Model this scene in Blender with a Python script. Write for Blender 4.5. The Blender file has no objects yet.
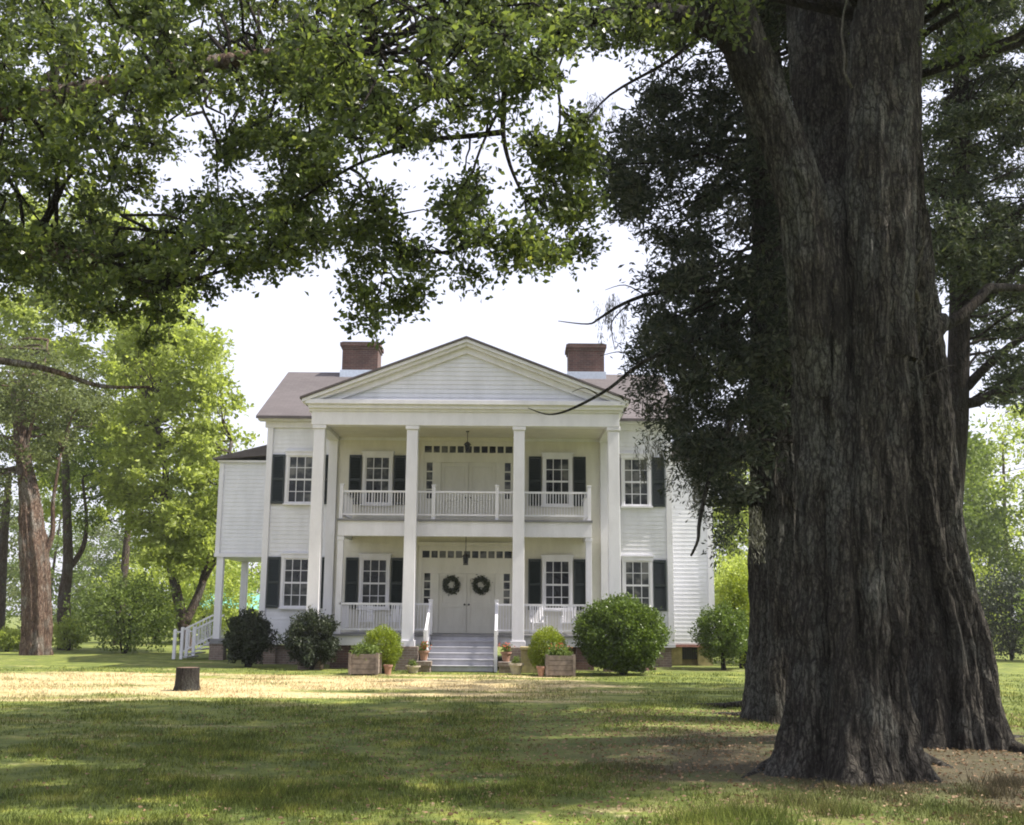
import bpy, math, random
import numpy as np
from mathutils import Vector, Matrix, noise

random.seed(7); RNG = np.random.default_rng(7)
SC = bpy.context.scene; C = SC.collection
R = math.radians

# ------------------------------------------------------------------ camera, world, sun, exposure
F = 1100.0; TH = math.atan(203.5 / F); PH = R(0.45); EYE = 1.6
cam_d = bpy.data.cameras.new('camera'); cam = bpy.data.objects.new('camera', cam_d); C.objects.link(cam)
cam_d.sensor_width = 36; cam_d.lens = F / 1024 * 36; cam_d.clip_end = 2000
cam.matrix_world = Matrix.Translation((0, 0, EYE)) @ Matrix.Rotation(math.pi / 2 + TH, 4, 'X') @ Matrix.Rotation(PH, 4, 'Z')
SC.camera = cam

SUN_EL, SUN_AZ = 54.0, -5.0          # azimuth from +X, negative = towards the camera side
sx, sy, sz = math.cos(R(SUN_EL)) * math.cos(R(SUN_AZ)), math.cos(R(SUN_EL)) * math.sin(R(SUN_AZ)), math.sin(R(SUN_EL))
world = bpy.data.worlds.new('World'); SC.world = world; world.use_nodes = True
wn = world.node_tree; wn.nodes.clear()
sky = wn.nodes.new('ShaderNodeTexSky'); sky.sky_type = 'NISHITA'; sky.sun_disc = False
sky.sun_elevation = R(SUN_EL); sky.sun_rotation = math.atan2(sx, sy); sky.dust_density = 4.0; sky.air_density = 1.0; sky.ozone_density = 1.0
bg = wn.nodes.new('ShaderNodeBackground'); bg.inputs[1].default_value = 0.13
wo = wn.nodes.new('ShaderNodeOutputWorld'); 
# thin bright haze veil over the blue of the sky
veil = wn.nodes.new('ShaderNodeMix'); veil.data_type = 'RGBA'; veil.inputs[0].default_value = 0.72; veil.inputs[7].default_value = (5.3, 5.3, 6.1, 1)
wn.links.new(sky.outputs[0], veil.inputs[6]); wn.links.new(veil.outputs[2], bg.inputs[0]); wn.links.new(bg.outputs[0], wo.inputs[0])
sun_d = bpy.data.lights.new('sun', 'SUN'); sun_d.energy = 5.0; sun_d.angle = R(0.6); sun_d.color = (1.0, 0.94, 0.84)
sun = bpy.data.objects.new('sun', sun_d); C.objects.link(sun)
sun.rotation_euler = Vector((sx, sy, sz)).to_track_quat('Z', 'Y').to_euler()
SC.view_settings.view_transform = 'Standard'; SC.view_settings.look = 'None'; SC.view_settings.gamma = 1
SC.view_settings.exposure = 0.93
SC.cycles.filter_width = 1.9
SC.cycles.volume_bounces = 0; SC.cycles.max_bounces = 6; SC.cycles.diffuse_bounces = 3; SC.cycles.glossy_bounces = 2; SC.cycles.transmission_bounces = 2
SC.cycles.transparent_max_bounces = 4

def W(px, py, Y):                       # a pixel of the photograph at a depth, as a point of the place
    dx, dy = px - 512, py - 412.5
    x = dx * math.cos(PH) + dy * math.sin(PH); y = -dx * math.sin(PH) + dy * math.cos(PH)
    h = Y * math.tan(TH - math.atan(y / F)); d = Y * math.cos(TH) + h * math.sin(TH)
    return (x / F * d, Y, h + EYE)
def G(px, py):                          # the ground point seen at a pixel
    dx, dy = px - 512, py - 412.5
    x = dx * math.cos(PH) + dy * math.sin(PH); y = -dx * math.sin(PH) + dy * math.cos(PH)
    Y = -EYE / math.tan(TH - math.atan(y / F))
    p = W(px, py, Y); return (p[0], Y, 0.0)

# ------------------------------------------------------------------ materials
def mat(name):
    m = bpy.data.materials.new(name); m.use_nodes = True; nt = m.node_tree
    return m, nt, nt.nodes['Principled BSDF'], nt.nodes['Material Output']
def nd(nt, typ, **kw):
    n = nt.nodes.new(typ)
    for k, v in kw.items():
        if k == 'inp':
            for i, val in v.items():
                if isinstance(val, bpy.types.NodeSocket): nt.links.new(val, n.inputs[i])
                else: n.inputs[i].default_value = val
        else: setattr(n, k, v)
    return n
def ramp(nt, fac, stops):
    r = nt.nodes.new('ShaderNodeValToRGB'); nt.links.new(fac, r.inputs[0])
    e = r.color_ramp.elements
    while len(e) < len(stops): e.new(0.5)
    for i, (p, c) in enumerate(stops):
        e[i].position = p; e[i].color = (c[0], c[1], c[2], 1) if not isinstance(c, (int, float)) else (c, c, c, 1)
    return r.outputs[0]
def nz(nt, scale, detail=4, vec=None, rough=0.55):
    n = nd(nt, 'ShaderNodeTexNoise', inp={'Scale': scale, 'Detail': detail, 'Roughness': rough})
    if vec is not None: nt.links.new(vec, n.inputs['Vector'])
    return n.outputs['Fac']
def mixc(nt, fac, a, b, bt='MIX'):
    m = nt.nodes.new('ShaderNodeMix'); m.data_type = 'RGBA'; m.blend_type = bt
    for k, v in ((0, fac), (6, a), (7, b)):
        if isinstance(v, bpy.types.NodeSocket): nt.links.new(v, m.inputs[k])
        else: m.inputs[k].default_value = v if k == 0 else (v[0], v[1], v[2], 1)
    return m.outputs[2]
def bump(nt, h, strength, dist, bsdf):
    b = nd(nt, 'ShaderNodeBump', inp={'Strength': strength, 'Distance': dist, 'Height': h}); nt.links.new(b.outputs[0], bsdf.inputs['Normal'])
def scaled(nt, s, what='Object'):
    tc = nt.nodes.new('ShaderNodeTexCoord'); mp = nt.nodes.new('ShaderNodeMapping'); mp.inputs['Scale'].default_value = s
    nt.links.new(tc.outputs[what], mp.inputs[0]); return mp.outputs[0]
def wpos(nt): return nt.nodes.new('ShaderNodeNewGeometry').outputs['Position']

def m_paint(name, c1, c2, rough=0.55, streak=True):
    m, nt, b, o = mat(name)
    v = scaled(nt, (1.2, 1.2, 0.35)); f = nz(nt, 2.5, 6, v)
    col = ramp(nt, f, [(0.3, c2), (0.62, c1)])
    f2 = nz(nt, 40, 3, scaled(nt, (1, 1, 0.2)))
    col = mixc(nt, ramp(nt, f2, [(0.45, 0.0), (0.75, 0.25)]), col, [x * 0.82 for x in c2])
    nt.links.new(col, b.inputs['Base Color']); b.inputs['Roughness'].default_value = rough
    bump(nt, f2, 0.25, 0.004, b); return m
def m_leaf(name, stops, trans=0.35, rough=0.55, tint=1.25):
    m, nt, b, o = mat(name)
    g = nt.nodes.new('ShaderNodeNewGeometry')
    big = nz(nt, 0.9, 3, g.outputs['Position'])
    f = nd(nt, 'ShaderNodeMath', operation='MULTIPLY_ADD', inp={0: big, 1: 0.7, 2: -0.1})
    f = nd(nt, 'ShaderNodeMath', operation='MULTIPLY_ADD', inp={0: g.outputs['Random Per Island'], 1: 0.5, 2: f.outputs[0]})
    col = ramp(nt, f.outputs[0], stops)
    nt.links.new(col, b.inputs['Base Color']); b.inputs['Roughness'].default_value = rough
    b.inputs['Specular IOR Level'].default_value = 0.35
    tl = nt.nodes.new('ShaderNodeBsdfTranslucent')
    tcol = mixc(nt, 1.0, col, (tint * 1.1, tint * 1.1, tint * 0.72), 'MULTIPLY'); nt.links.new(tcol, tl.inputs[0])
    mx = nt.nodes.new('ShaderNodeMixShader'); mx.inputs[0].default_value = trans
    nt.links.new(b.outputs[0], mx.inputs[1]); nt.links.new(tl.outputs[0], mx.inputs[2]); nt.links.new(mx.outputs[0], o.inputs[0])
    return m
def m_bark(name, dark, mid, light, scale=1.0, bs=0.9):
    m, nt, b, o = mat(name)
    v = scaled(nt, (9 * scale, 9 * scale, 1.5 * scale)); f = nz(nt, 2.0, 8, v, 0.7)
    patch = nz(nt, 1.6, 5, scaled(nt, (1, 1, 0.6)), 0.6)
    fine = nz(nt, 9, 8, scaled(nt, (4 * scale, 4 * scale, 2.2 * scale)), 0.8)
    speck = nz(nt, 38 * scale, 3, scaled(nt, (1, 1, 0.8)), 0.6)
    col = ramp(nt, f, [(0.36, dark), (0.5, mid), (0.66, light)])
    grey = sum(light) / 3 * 1.15
    col = mixc(nt, ramp(nt, patch, [(0.50, 0.0), (0.62, 0.6)]), col, (grey, grey * 1.02, grey * 0.92))
    col = mixc(nt, ramp(nt, patch, [(0.30, 0.55), (0.44, 0.0)]), col, dark)
    col = mixc(nt, ramp(nt, fine, [(0.42, 0.75), (0.56, 0.0)]), col, dark)
    col = mixc(nt, ramp(nt, speck, [(0.62, 0.0), (0.74, 0.35)]), col, (grey * 1.5, grey * 1.5, grey * 1.35))
    wob = nt.nodes.new('ShaderNodeTexNoise'); wob.inputs['Scale'].default_value = 3.0; wob.inputs['Detail'].default_value = 5
    tc_ = nt.nodes.new('ShaderNodeTexCoord'); nt.links.new(tc_.outputs['Object'], wob.inputs['Vector'])
    wv = nd(nt, 'ShaderNodeVectorMath', operation='MULTIPLY_ADD', inp={0: wob.outputs['Color'], 1: (0.16, 0.16, 0.5), 2: tc_.outputs['Object']})
    mp_ = nt.nodes.new('ShaderNodeMapping'); mp_.inputs['Scale'].default_value = (15 * scale, 15 * scale, 2.6 * scale); nt.links.new(wv.outputs[0], mp_.inputs[0])
    vo = nd(nt, 'ShaderNodeTexVoronoi', feature='DISTANCE_TO_EDGE', inp={'Vector': mp_.outputs[0], 'Scale': 1.0})
    crack = ramp(nt, vo.outputs['Distance'], [(0.0, 0.0), (0.16, 1.0)])
    col = mixc(nt, ramp(nt, vo.outputs['Distance'], [(0.02, 0.7), (0.13, 0.0)]), col, dark)
    nt.links.new(col, b.inputs['Base Color']); b.inputs['Roughness'].default_value = 0.95; b.inputs['Specular IOR Level'].default_value = 0.15
    h = nd(nt, 'ShaderNodeMath', operation='MULTIPLY_ADD', inp={0: fine, 1: 0.8, 2: f}); h = nd(nt, 'ShaderNodeMath', operation='MULTIPLY_ADD', inp={0: crack, 1: 0.6, 2: h.outputs[0]}); bump(nt, h.outputs[0], bs, 0.05, b); return m
def m_brick(name, c1, c2, mortar, sc=1.0):
    m, nt, b, o = mat(name)
    geo = nt.nodes.new('ShaderNodeNewGeometry'); sp = nd(nt, 'ShaderNodeSeparateXYZ', inp={0: geo.outputs['Position']})
    s = nd(nt, 'ShaderNodeMath', operation='ADD', inp={0: sp.outputs[0], 1: sp.outputs[1]})
    cb = nd(nt, 'ShaderNodeCombineXYZ', inp={0: s.outputs[0], 1: sp.outputs[2]})
    br = nd(nt, 'ShaderNodeTexBrick', inp={'Vector': cb.outputs[0], 'Color1': (*c1, 1), 'Color2': (*c2, 1), 'Mortar': (*mortar, 1), 'Scale': 1.0, 'Mortar Size': 0.008, 'Brick Width': 0.22 * sc, 'Row Height': 0.075 * sc, 'Bias': 0.0})
    col = mixc(nt, ramp(nt, nz(nt, 3, 5, geo.outputs['Position']), [(0.4, 0.0), (0.7, 0.5)]), br.outputs[0], [x * 0.5 for x in c1])
    nt.links.new(col, b.inputs['Base Color']); b.inputs['Roughness'].default_value = 0.9
    bump(nt, br.outputs['Fac'], -0.5, 0.01, b); return m
def m_plain(name, c, rough=0.6, var=0.25, scale=12, metallic=0):
    m, nt, b, o = mat(name)
    f = nz(nt, scale, 4, scaled(nt, (1, 1, 1)))
    nt.links.new(ramp(nt, f, [(0.3, [x * (1 - var) for x in c]), (0.7, [x * (1 + var) for x in c])]), b.inputs['Base Color'])
    b.inputs['Roughness'].default_value = rough; b.inputs['Metallic'].default_value = metallic; bump(nt, f, 0.2, 0.005, b); return m

def m_ground(name, blades=False):
    m, nt, b, o = mat(name); p = wpos(nt)
    sp = nd(nt, 'ShaderNodeSeparateXYZ', inp={0: p})
    n1 = nz(nt, 0.45, 5, p); n2 = nz(nt, 1.7, 5, p, 0.6); n3 = nz(nt, 9.0, 5, p, 0.7)
    stretch = nt.nodes.new('ShaderNodeMapping'); stretch.inputs['Scale'].default_value = (0.22, 0.8, 1); nt.links.new(p, stretch.inputs[0])
    n4 = nz(nt, 1.0, 5, stretch.outputs[0], 0.6); n5 = nz(nt, 26.0, 3, p, 0.6)
    green = ramp(nt, n2, [(0.3, (0.06, 0.085, 0.022)), (0.55, (0.15, 0.18, 0.038)), (0.75, (0.32, 0.31, 0.07))])
    straw = ramp(nt, n3, [(0.3, (0.30, 0.21, 0.11)), (0.55, (0.52, 0.42, 0.23)), (0.75, (0.70, 0.60, 0.37))])
    dirt = ramp(nt, n3, [(0.3, (0.04, 0.031, 0.022)), (0.6, (0.085, 0.066, 0.047)), (0.8, (0.15, 0.115, 0.085))])
    # dry, mown straw along the strip in front of the house
    def band(sock, lo, hi, soft):
        a = nd(nt, 'ShaderNodeMapRange', inp={0: sock, 1: lo - soft, 2: lo + soft, 3: 0.0, 4: 1.0})
        c = nd(nt, 'ShaderNodeMapRange', inp={0: sock, 1: hi - soft, 2: hi + soft, 3: 1.0, 4: 0.0})
        return nd(nt, 'ShaderNodeMath', operation='MULTIPLY', inp={0: a.outputs[0], 1: c.outputs[0]}).outputs[0]
    by = band(sp.outputs[1], 21.5, 31.0, 1.8); bx = band(sp.outputs[0], -30, 1.5, 2.5)
    st = nd(nt, 'ShaderNodeMath', operation='MULTIPLY', inp={0: by, 1: bx}).outputs[0]
    st = nd(nt, 'ShaderNodeMath', operation='MULTIPLY_ADD', inp={0: st, 1: 0.29, 2: n4}).outputs[0]
    st = nd(nt, 'ShaderNodeMath', operation='MULTIPLY_ADD', inp={0: n3, 1: 0.35, 2: st}).outputs[0]
    col = mixc(nt, ramp(nt, st, [(0.79, 0.0), (0.95, 0.95)]), green, straw)
    col = mixc(nt, 1.0, col, ramp(nt, n5, [(0.3, 0.75), (0.7, 1.2)]), 'MULTIPLY')
    # worn bare soil round the feet of the old trees
    d = nd(nt, 'ShaderNodeVectorMath', operation='DISTANCE', inp={0: p, 1: (4.6, 13.2, 0.0)})
    s = nd(nt, 'ShaderNodeMapRange', inp={0: d.outputs['Value'], 1: 2.2, 2: 6.5, 3: 0.27, 4: -0.25})
    s = nd(nt, 'ShaderNodeMath', operation='MULTIPLY_ADD', inp={0: n2, 1: 0.75, 2: s.outputs[0]}).outputs[0]
    near = nd(nt, 'ShaderNodeMath', operation='MULTIPLY_ADD', inp={0: n1, 1: 0.5, 2: s}).outputs[0]
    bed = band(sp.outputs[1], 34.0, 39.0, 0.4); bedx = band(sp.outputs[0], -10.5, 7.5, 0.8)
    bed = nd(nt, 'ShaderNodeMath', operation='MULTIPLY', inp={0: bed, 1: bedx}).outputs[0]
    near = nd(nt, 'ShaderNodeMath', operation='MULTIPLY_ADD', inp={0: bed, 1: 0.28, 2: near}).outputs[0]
    dm = ramp(nt, near, [(0.60, 0.0), (0.88, 0.9)])
    col = mixc(nt, dm, col, dirt)
    if blades:
        g = nt.nodes.new('ShaderNodeNewGeometry')
        col = mixc(nt, 1.0, col, ramp(nt, g.outputs['Random Per Island'], [(0.0, 0.6), (0.6, 1.0), (0.9, 1.5), (1.0, 2.2)]), 'MULTIPLY')
        tl = nt.nodes.new('ShaderNodeBsdfTranslucent'); nt.links.new(col, tl.inputs[0])
        mx = nt.nodes.new('ShaderNodeMixShader'); mx.inputs[0].default_value = 0.3
        nt.links.new(b.outputs[0], mx.inputs[1]); nt.links.new(tl.outputs[0], mx.inputs[2]); nt.links.new(mx.outputs[0], o.inputs[0])
    else:
        bump(nt, n3, 0.9, 0.05, b)
    nt.links.new(col, b.inputs['Base Color']); b.inputs['Roughness'].default_value = 0.9; b.inputs['Specular IOR Level'].default_value = 0.2
    return m

M = {}
M['siding'] = m_paint('white_siding', (0.70, 0.705, 0.75), (0.61, 0.615, 0.65))
M['trim'] = m_paint('white_trim', (0.715, 0.71, 0.75), (0.62, 0.615, 0.65), 0.45)
M['cream'] = m_paint('cream_paint_and_bounce', (0.65, 0.63, 0.565), (0.57, 0.55, 0.49), 0.5)  # real cream of the doors; on the porch wall also warm bounced light
M['step'] = m_paint('grey_step_paint', (0.40, 0.40, 0.44), (0.30, 0.30, 0.33), 0.6)
M['deck'] = m_paint('grey_deck_paint', (0.22, 0.22, 0.23), (0.16, 0.16, 0.17), 0.6)
M['shutter'] = m_plain('shutter_paint', (0.012, 0.02, 0.02), 0.45, 0.3)
M['roof'] = None
m, nt, b, o = mat('roof_shingle')
sp = nd(nt, 'ShaderNodeSeparateXYZ', inp={0: wpos(nt)})
s_ = nd(nt, 'ShaderNodeMath', operation='ADD', inp={0: sp.outputs[1], 1: sp.outputs[2]})
cb = nd(nt, 'ShaderNodeCombineXYZ', inp={0: sp.outputs[0], 1: s_.outputs[0]})
br = nd(nt, 'ShaderNodeTexBrick', inp={'Vector': cb.outputs[0], 'Color1': (0.095, 0.084, 0.084, 1), 'Color2': (0.075, 0.065, 0.066, 1), 'Mortar': (0.07, 0.055, 0.06, 1), 'Scale': 1.0, 'Mortar Size': 0.012, 'Brick Width': 0.3, 'Row Height': 0.2})
nt.links.new(mixc(nt, ramp(nt, nz(nt, 2, 5), [(0.4, 0.0), (0.7, 0.5)]), br.outputs[0], (0.13, 0.112, 0.115)), b.inputs['Base Color']); b.inputs['Roughness'].default_value = 0.9
bump(nt, br.outputs['Fac'], -0.4, 0.02, b); M['roof'] = m
M['brick'] = m_brick('red_brick', (0.135, 0.068, 0.056), (0.08, 0.046, 0.042), (0.15, 0.125, 0.105))
M['brick_old'] = m_brick('old_brick', (0.22, 0.16, 0.13), (0.15, 0.11, 0.09), (0.28, 0.25, 0.22))
M['flash'] = m_plain('metal_flashing', (0.6, 0.65, 0.72), 0.35, 0.1, 12, 0.6)
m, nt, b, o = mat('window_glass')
nt.links.new(ramp(nt, nz(nt, 1.5, 3, wpos(nt)), [(0.40, (0.006, 0.008, 0.010)), (0.52, (0.03, 0.035, 0.035)), (0.62, (0.14, 0.14, 0.13))]), b.inputs['Base Color']); b.inputs['Roughness'].default_value = 0.12; b.inputs['Specular IOR Level'].default_value = 0.3  # noisy pale patches in the base colour stand in for reflections and curtains
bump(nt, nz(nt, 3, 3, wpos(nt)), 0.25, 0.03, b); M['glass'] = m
M['iron'] = m_plain('dark_iron', (0.02, 0.02, 0.02), 0.5)
M['ground'] = m_ground('lawn_ground'); M['blade'] = m_ground('grass_blade', True)
M['bark'] = m_bark('grey_bark', (0.012, 0.0108, 0.0095), (0.070, 0.062, 0.052), (0.168, 0.152, 0.128))
M['bark_red'] = m_bark('red_brown_bark', (0.06, 0.038, 0.028), (0.19, 0.125, 0.092), (0.36, 0.28, 0.22))
M['bark_dark'] = m_bark('dark_bark', (0.012, 0.010, 0.008), (0.035, 0.028, 0.022), (0.07, 0.058, 0.047))
M['bark_bg'] = m_bark('brown_bark', (0.05, 0.037, 0.03), (0.13, 0.10, 0.08), (0.22, 0.17, 0.14))
M['deadwood'] = m_bark('bare_dead_wood', (0.05, 0.045, 0.04), (0.12, 0.11, 0.095), (0.2, 0.185, 0.16), 1.5, 0.4)
M['oak'] = m_leaf('oak_leaf', [(0.1, (0.032, 0.048, 0.021)), (0.45, (0.068, 0.094, 0.032)), (0.75, (0.145, 0.18, 0.045)), (0.95, (0.33, 0.34, 0.08))], 0.5, 0.30, 1.55)
M['cedar'] = m_leaf('cedar_leaf', [(0.1, (0.018, 0.026, 0.019)), (0.5, (0.04, 0.053, 0.036)), (0.9, (0.14, 0.15, 0.105))], 0.22, 0.8)
M['moss'] = m_leaf('grey_moss', [(0.1, (0.09, 0.095, 0.075)), (0.9, (0.19, 0.19, 0.155))], 0.2, 0.9)
M['pine'] = m_leaf('pine_leaf', [(0.1, (0.022, 0.035, 0.022)), (0.5, (0.05, 0.07, 0.036)), (0.9, (0.13, 0.15, 0.07))], 0.3, 0.7)
M['lime'] = m_leaf('lime_leaf', [(0.1, (0.17, 0.21, 0.045)), (0.5, (0.29, 0.35, 0.075)), (0.9, (0.42, 0.48, 0.15))], 0.5, 0.5, 1.35)
M['mid'] = m_leaf('mid_green_leaf', [(0.1, (0.06, 0.09, 0.02)), (0.5, (0.12, 0.17, 0.035)), (0.9, (0.20, 0.26, 0.07))], 0.4, 0.6)
M['grey_leaf'] = m_leaf('grey_green_leaf', [(0.1, (0.06, 0.075, 0.03)), (0.5, (0.12, 0.15, 0.055)), (0.9, (0.21, 0.24, 0.09))], 0.35, 0.8)
M['dark_shrub'] = m_leaf('dark_shrub_leaf', [(0.1, (0.015, 0.022, 0.011)), (0.6, (0.032, 0.045, 0.02)), (0.95, (0.06, 0.07, 0.035))], 0.12, 0.5)
M['camellia'] = m_leaf('glossy_shrub_leaf', [(0.1, (0.04, 0.06, 0.014)), (0.5, (0.09, 0.14, 0.025)), (0.9, (0.19, 0.26, 0.05))], 0.3, 0.35)
M['boxwood'] = m_leaf('yellow_green_leaf', [(0.1, (0.10, 0.14, 0.012)), (0.5, (0.20, 0.26, 0.02)), (0.9, (0.32, 0.36, 0.04))], 0.35, 0.5)
M['flower'] = m_leaf('red_petal', [(0.1, (0.40, 0.07, 0.04)), (0.9, (0.60, 0.18, 0.11))], 0.3)
M['wreath'] = m_leaf('wreath_leaf', [(0.1, (0.03, 0.04, 0.02)), (0.9, (0.09, 0.10, 0.06))], 0.1)
M['dryleaf'] = m_leaf('fallen_leaf', [(0.1, (0.10, 0.06, 0.035)), (0.5, (0.22, 0.14, 0.08)), (0.9, (0.38, 0.28, 0.18))], 0.1, 0.8)
M['terra'] = m_plain('terracotta', (0.30, 0.17, 0.12), 0.8)
M['stone'] = m_plain('pale_stone', (0.42, 0.36, 0.28), 0.9, 0.3, 6)
M['crate'] = m_plain('weathered_crate', (0.20, 0.16, 0.135), 0.85, 0.35, 9)
M['plinth'] = m_plain('yellow_brown_stone', (0.30, 0.25, 0.12), 0.9, 0.3, 6)
M['teal'] = m_plain('teal_metal_roof', (0.16, 0.42, 0.38), 0.5, 0.15, 3)
M['stump'] = m_bark('stump_bark', (0.02, 0.018, 0.017), (0.05, 0.045, 0.04), (0.09, 0.082, 0.073), 2.0, 0.6)
M['cutwood'] = m_plain('cut_wood', (0.16, 0.10, 0.07), 0.9, 0.3, 8)
M['stain'] = m_plain('red_sill', (0.30, 0.14, 0.12), 0.7)
M['soil'] = m_plain('potting_soil', (0.04, 0.03, 0.02), 0.95)

# ------------------------------------------------------------------ object helpers
def tag(o, label=None, cat=None, group=None, kind=None):
    if label: o['label'] = label
    if cat: o['category'] = cat
    if group: o['group'] = group
    if kind: o['kind'] = kind
    return o
def empty(name, loc, rz=0):
    o = bpy.data.objects.new(name, None); C.objects.link(o); o.location = loc; o.rotation_euler[2] = rz; o.empty_display_size = 0.2
    return o
def copy_tree(o, parent=None):
    c = o.copy(); C.objects.link(c); c.parent = parent
    for ch in list(o.children): copy_tree(ch, c)
    return c
def origin(o):
    v = Vector((0, 0, 0))
    while o: v += o.location; o = o.parent
    return v
def raw_mesh(name, V, Fq, material, parent=None, smooth=False):       # V: n x 3 numpy in world coords; Fq: m x k numpy
    V = np.asarray(V, dtype=np.float32); Fq = np.asarray(Fq, dtype=np.int32); k = Fq.shape[1]
    if parent: V = V - np.array(origin(parent), dtype=np.float32)
    me = bpy.data.meshes.new(name); me.vertices.add(len(V)); me.vertices.foreach_set('co', V.ravel())
    me.loops.add(Fq.size); me.loops.foreach_set('vertex_index', Fq.ravel())
    me.polygons.add(len(Fq)); me.polygons.foreach_set('loop_start', np.arange(len(Fq), dtype=np.int32) * k)
    me.polygons.foreach_set('loop_total', np.full(len(Fq), k, dtype=np.int32))
    if smooth: me.polygons.foreach_set('use_smooth', np.ones(len(Fq), dtype=bool))
    me.materials.append(material); me.update(calc_edges=True)
    o = bpy.data.objects.new(name, me); C.objects.link(o)
    if parent: o.parent = parent
    return o
class MB:
    def __init__(s): s.v = []; s.f = []
    def add(s, v, f):
        n = len(s.v); s.v += [tuple(x) for x in v]; s.f += [tuple(i + n for i in q) for q in f]; return s
    def box(s, x0, x1, y0, y1, z0, z1):
        return s.add([(x0, y0, z0), (x1, y0, z0), (x1, y1, z0), (x0, y1, z0), (x0, y0, z1), (x1, y0, z1), (x1, y1, z1), (x0, y1, z1)],
                     [(3, 2, 1, 0), (4, 5, 6, 7), (0, 1, 5, 4), (1, 2, 6, 5), (2, 3, 7, 6), (3, 0, 4, 7)])
    def bar(s, a, b, w, d=None):                          # square bar between two points
        a, b = Vector(a), Vector(b); t = (b - a).normalized(); d = d or w
        u = t.cross(Vector((0, 0, 1)));  u = Vector((1, 0, 0)) if u.length < 1e-3 else u.normalized()
        n = u.cross(t).normalized(); P = []
        for c in (a, b):
            for i, j in ((-1, -1), (1, -1), (1, 1), (-1, 1)): P.append(c + u * (i * w / 2) + n * (j * d / 2))
        return s.add(P, [(3, 2, 1, 0), (4, 5, 6, 7), (0, 1, 5, 4), (1, 2, 6, 5), (2, 3, 7, 6), (3, 0, 4, 7)])
    def tube(s, pts, rads, n=8, cap=True):
        pts = [Vector(p) for p in pts]; k0 = len(s.v); rings = []
        t0 = (pts[1] - pts[0]).normalized(); u = t0.orthogonal().normalized()
        for i, p in enumerate(pts):
            t = (pts[min(i + 1, len(pts) - 1)] - pts[max(i - 1, 0)]).normalized()
            u = (u - t * u.dot(t)).normalized(); w = t.cross(u)
            rings.append([p + (u * math.cos(2 * math.pi * j / n) + w * math.sin(2 * math.pi * j / n)) * rads[i] for j in range(n)])
        V = [q for r in rings for q in r]; Fs = []
        for i in range(len(pts) - 1):
            for j in range(n): Fs.append((i * n + j, i * n + (j + 1) % n, (i + 1) * n + (j + 1) % n, (i + 1) * n + j))
        if cap: Fs.append(tuple(range(n - 1, -1, -1))); Fs.append(tuple((len(pts) - 1) * n + j for j in range(n)))
        return s.add(V, Fs)
    def lathe(s, c, prof, n=20):                          # prof: (r, z)
        V = [(c[0] + r * math.cos(2 * math.pi * j / n), c[1] + r * math.sin(2 * math.pi * j / n), c[2] + z) for r, z in prof for j in range(n)]
        Fs = [(i * n + j, i * n + (j + 1) % n, (i + 1) * n + (j + 1) % n, (i + 1) * n + j) for i in range(len(prof) - 1) for j in range(n)]
        return s.add(V, Fs + [tuple(range(n - 1, -1, -1)), tuple((len(prof) - 1) * n + j for j in range(n))])
    def prism(s, poly, y0, y1):                           # polygon in x,z (ccw seen from -Y) between two y
        n = len(poly); V = [(x, y0, z) for x, z in poly] + [(x, y1, z) for x, z in poly]
        return s.add(V, [tuple(range(n)), tuple(range(2 * n - 1, n - 1, -1))] + [(i, i + n, (i + 1) % n + n, (i + 1) % n) for i in range(n)])
    def build(s, name, material, parent=None, smooth=False, bevel=0, local=False):
        me = bpy.data.meshes.new(name); off = Vector((0, 0, 0)) if (parent is None or local) else origin(parent)
        me.from_pydata([(x - off[0], y - off[1], z - off[2]) for x, y, z in s.v], [], s.f); me.materials.append(material)
        if smooth: me.polygons.foreach_set('use_smooth', [True] * len(me.polygons))
        me.update(); o = bpy.data.objects.new(name, me); C.objects.link(o)
        if parent: o.parent = parent
        if bevel:
            bv = o.modifiers.new('bevel', 'BEVEL'); bv.width = bevel; bv.segments = 2; bv.limit_method = 'ANGLE'
        return o

# leaves: each a small folded quad; cent n x 3, direction n x 3
def leaf_mesh(name, cent, dirs, size, aspect, material, parent=None, fold=0.25, spread=0.9):
    n = len(cent)
    if n == 0: return None
    a = dirs + RNG.normal(size=(n, 3)) * spread; a /= np.linalg.norm(a, axis=1, keepdims=True) + 1e-9
    r = RNG.normal(size=(n, 3)); b = np.cross(a, r); b /= np.linalg.norm(b, axis=1, keepdims=True) + 1e-9
    nn = np.cross(a, b); L = size * RNG.uniform(0.65, 1.3, (n, 1)); Wd = L * aspect
    V = np.empty((n, 4, 3)); V[:, 0] = cent - a * L / 2; V[:, 2] = cent + a * L / 2
    V[:, 1] = cent + b * Wd / 2 + nn * Wd * fold + a * L * 0.08; V[:, 3] = cent - b * Wd / 2 + nn * Wd * fold + a * L * 0.08
    return raw_mesh(name, V.reshape(-1, 3), np.arange(n * 4).reshape(n, 4), material, parent)
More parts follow.
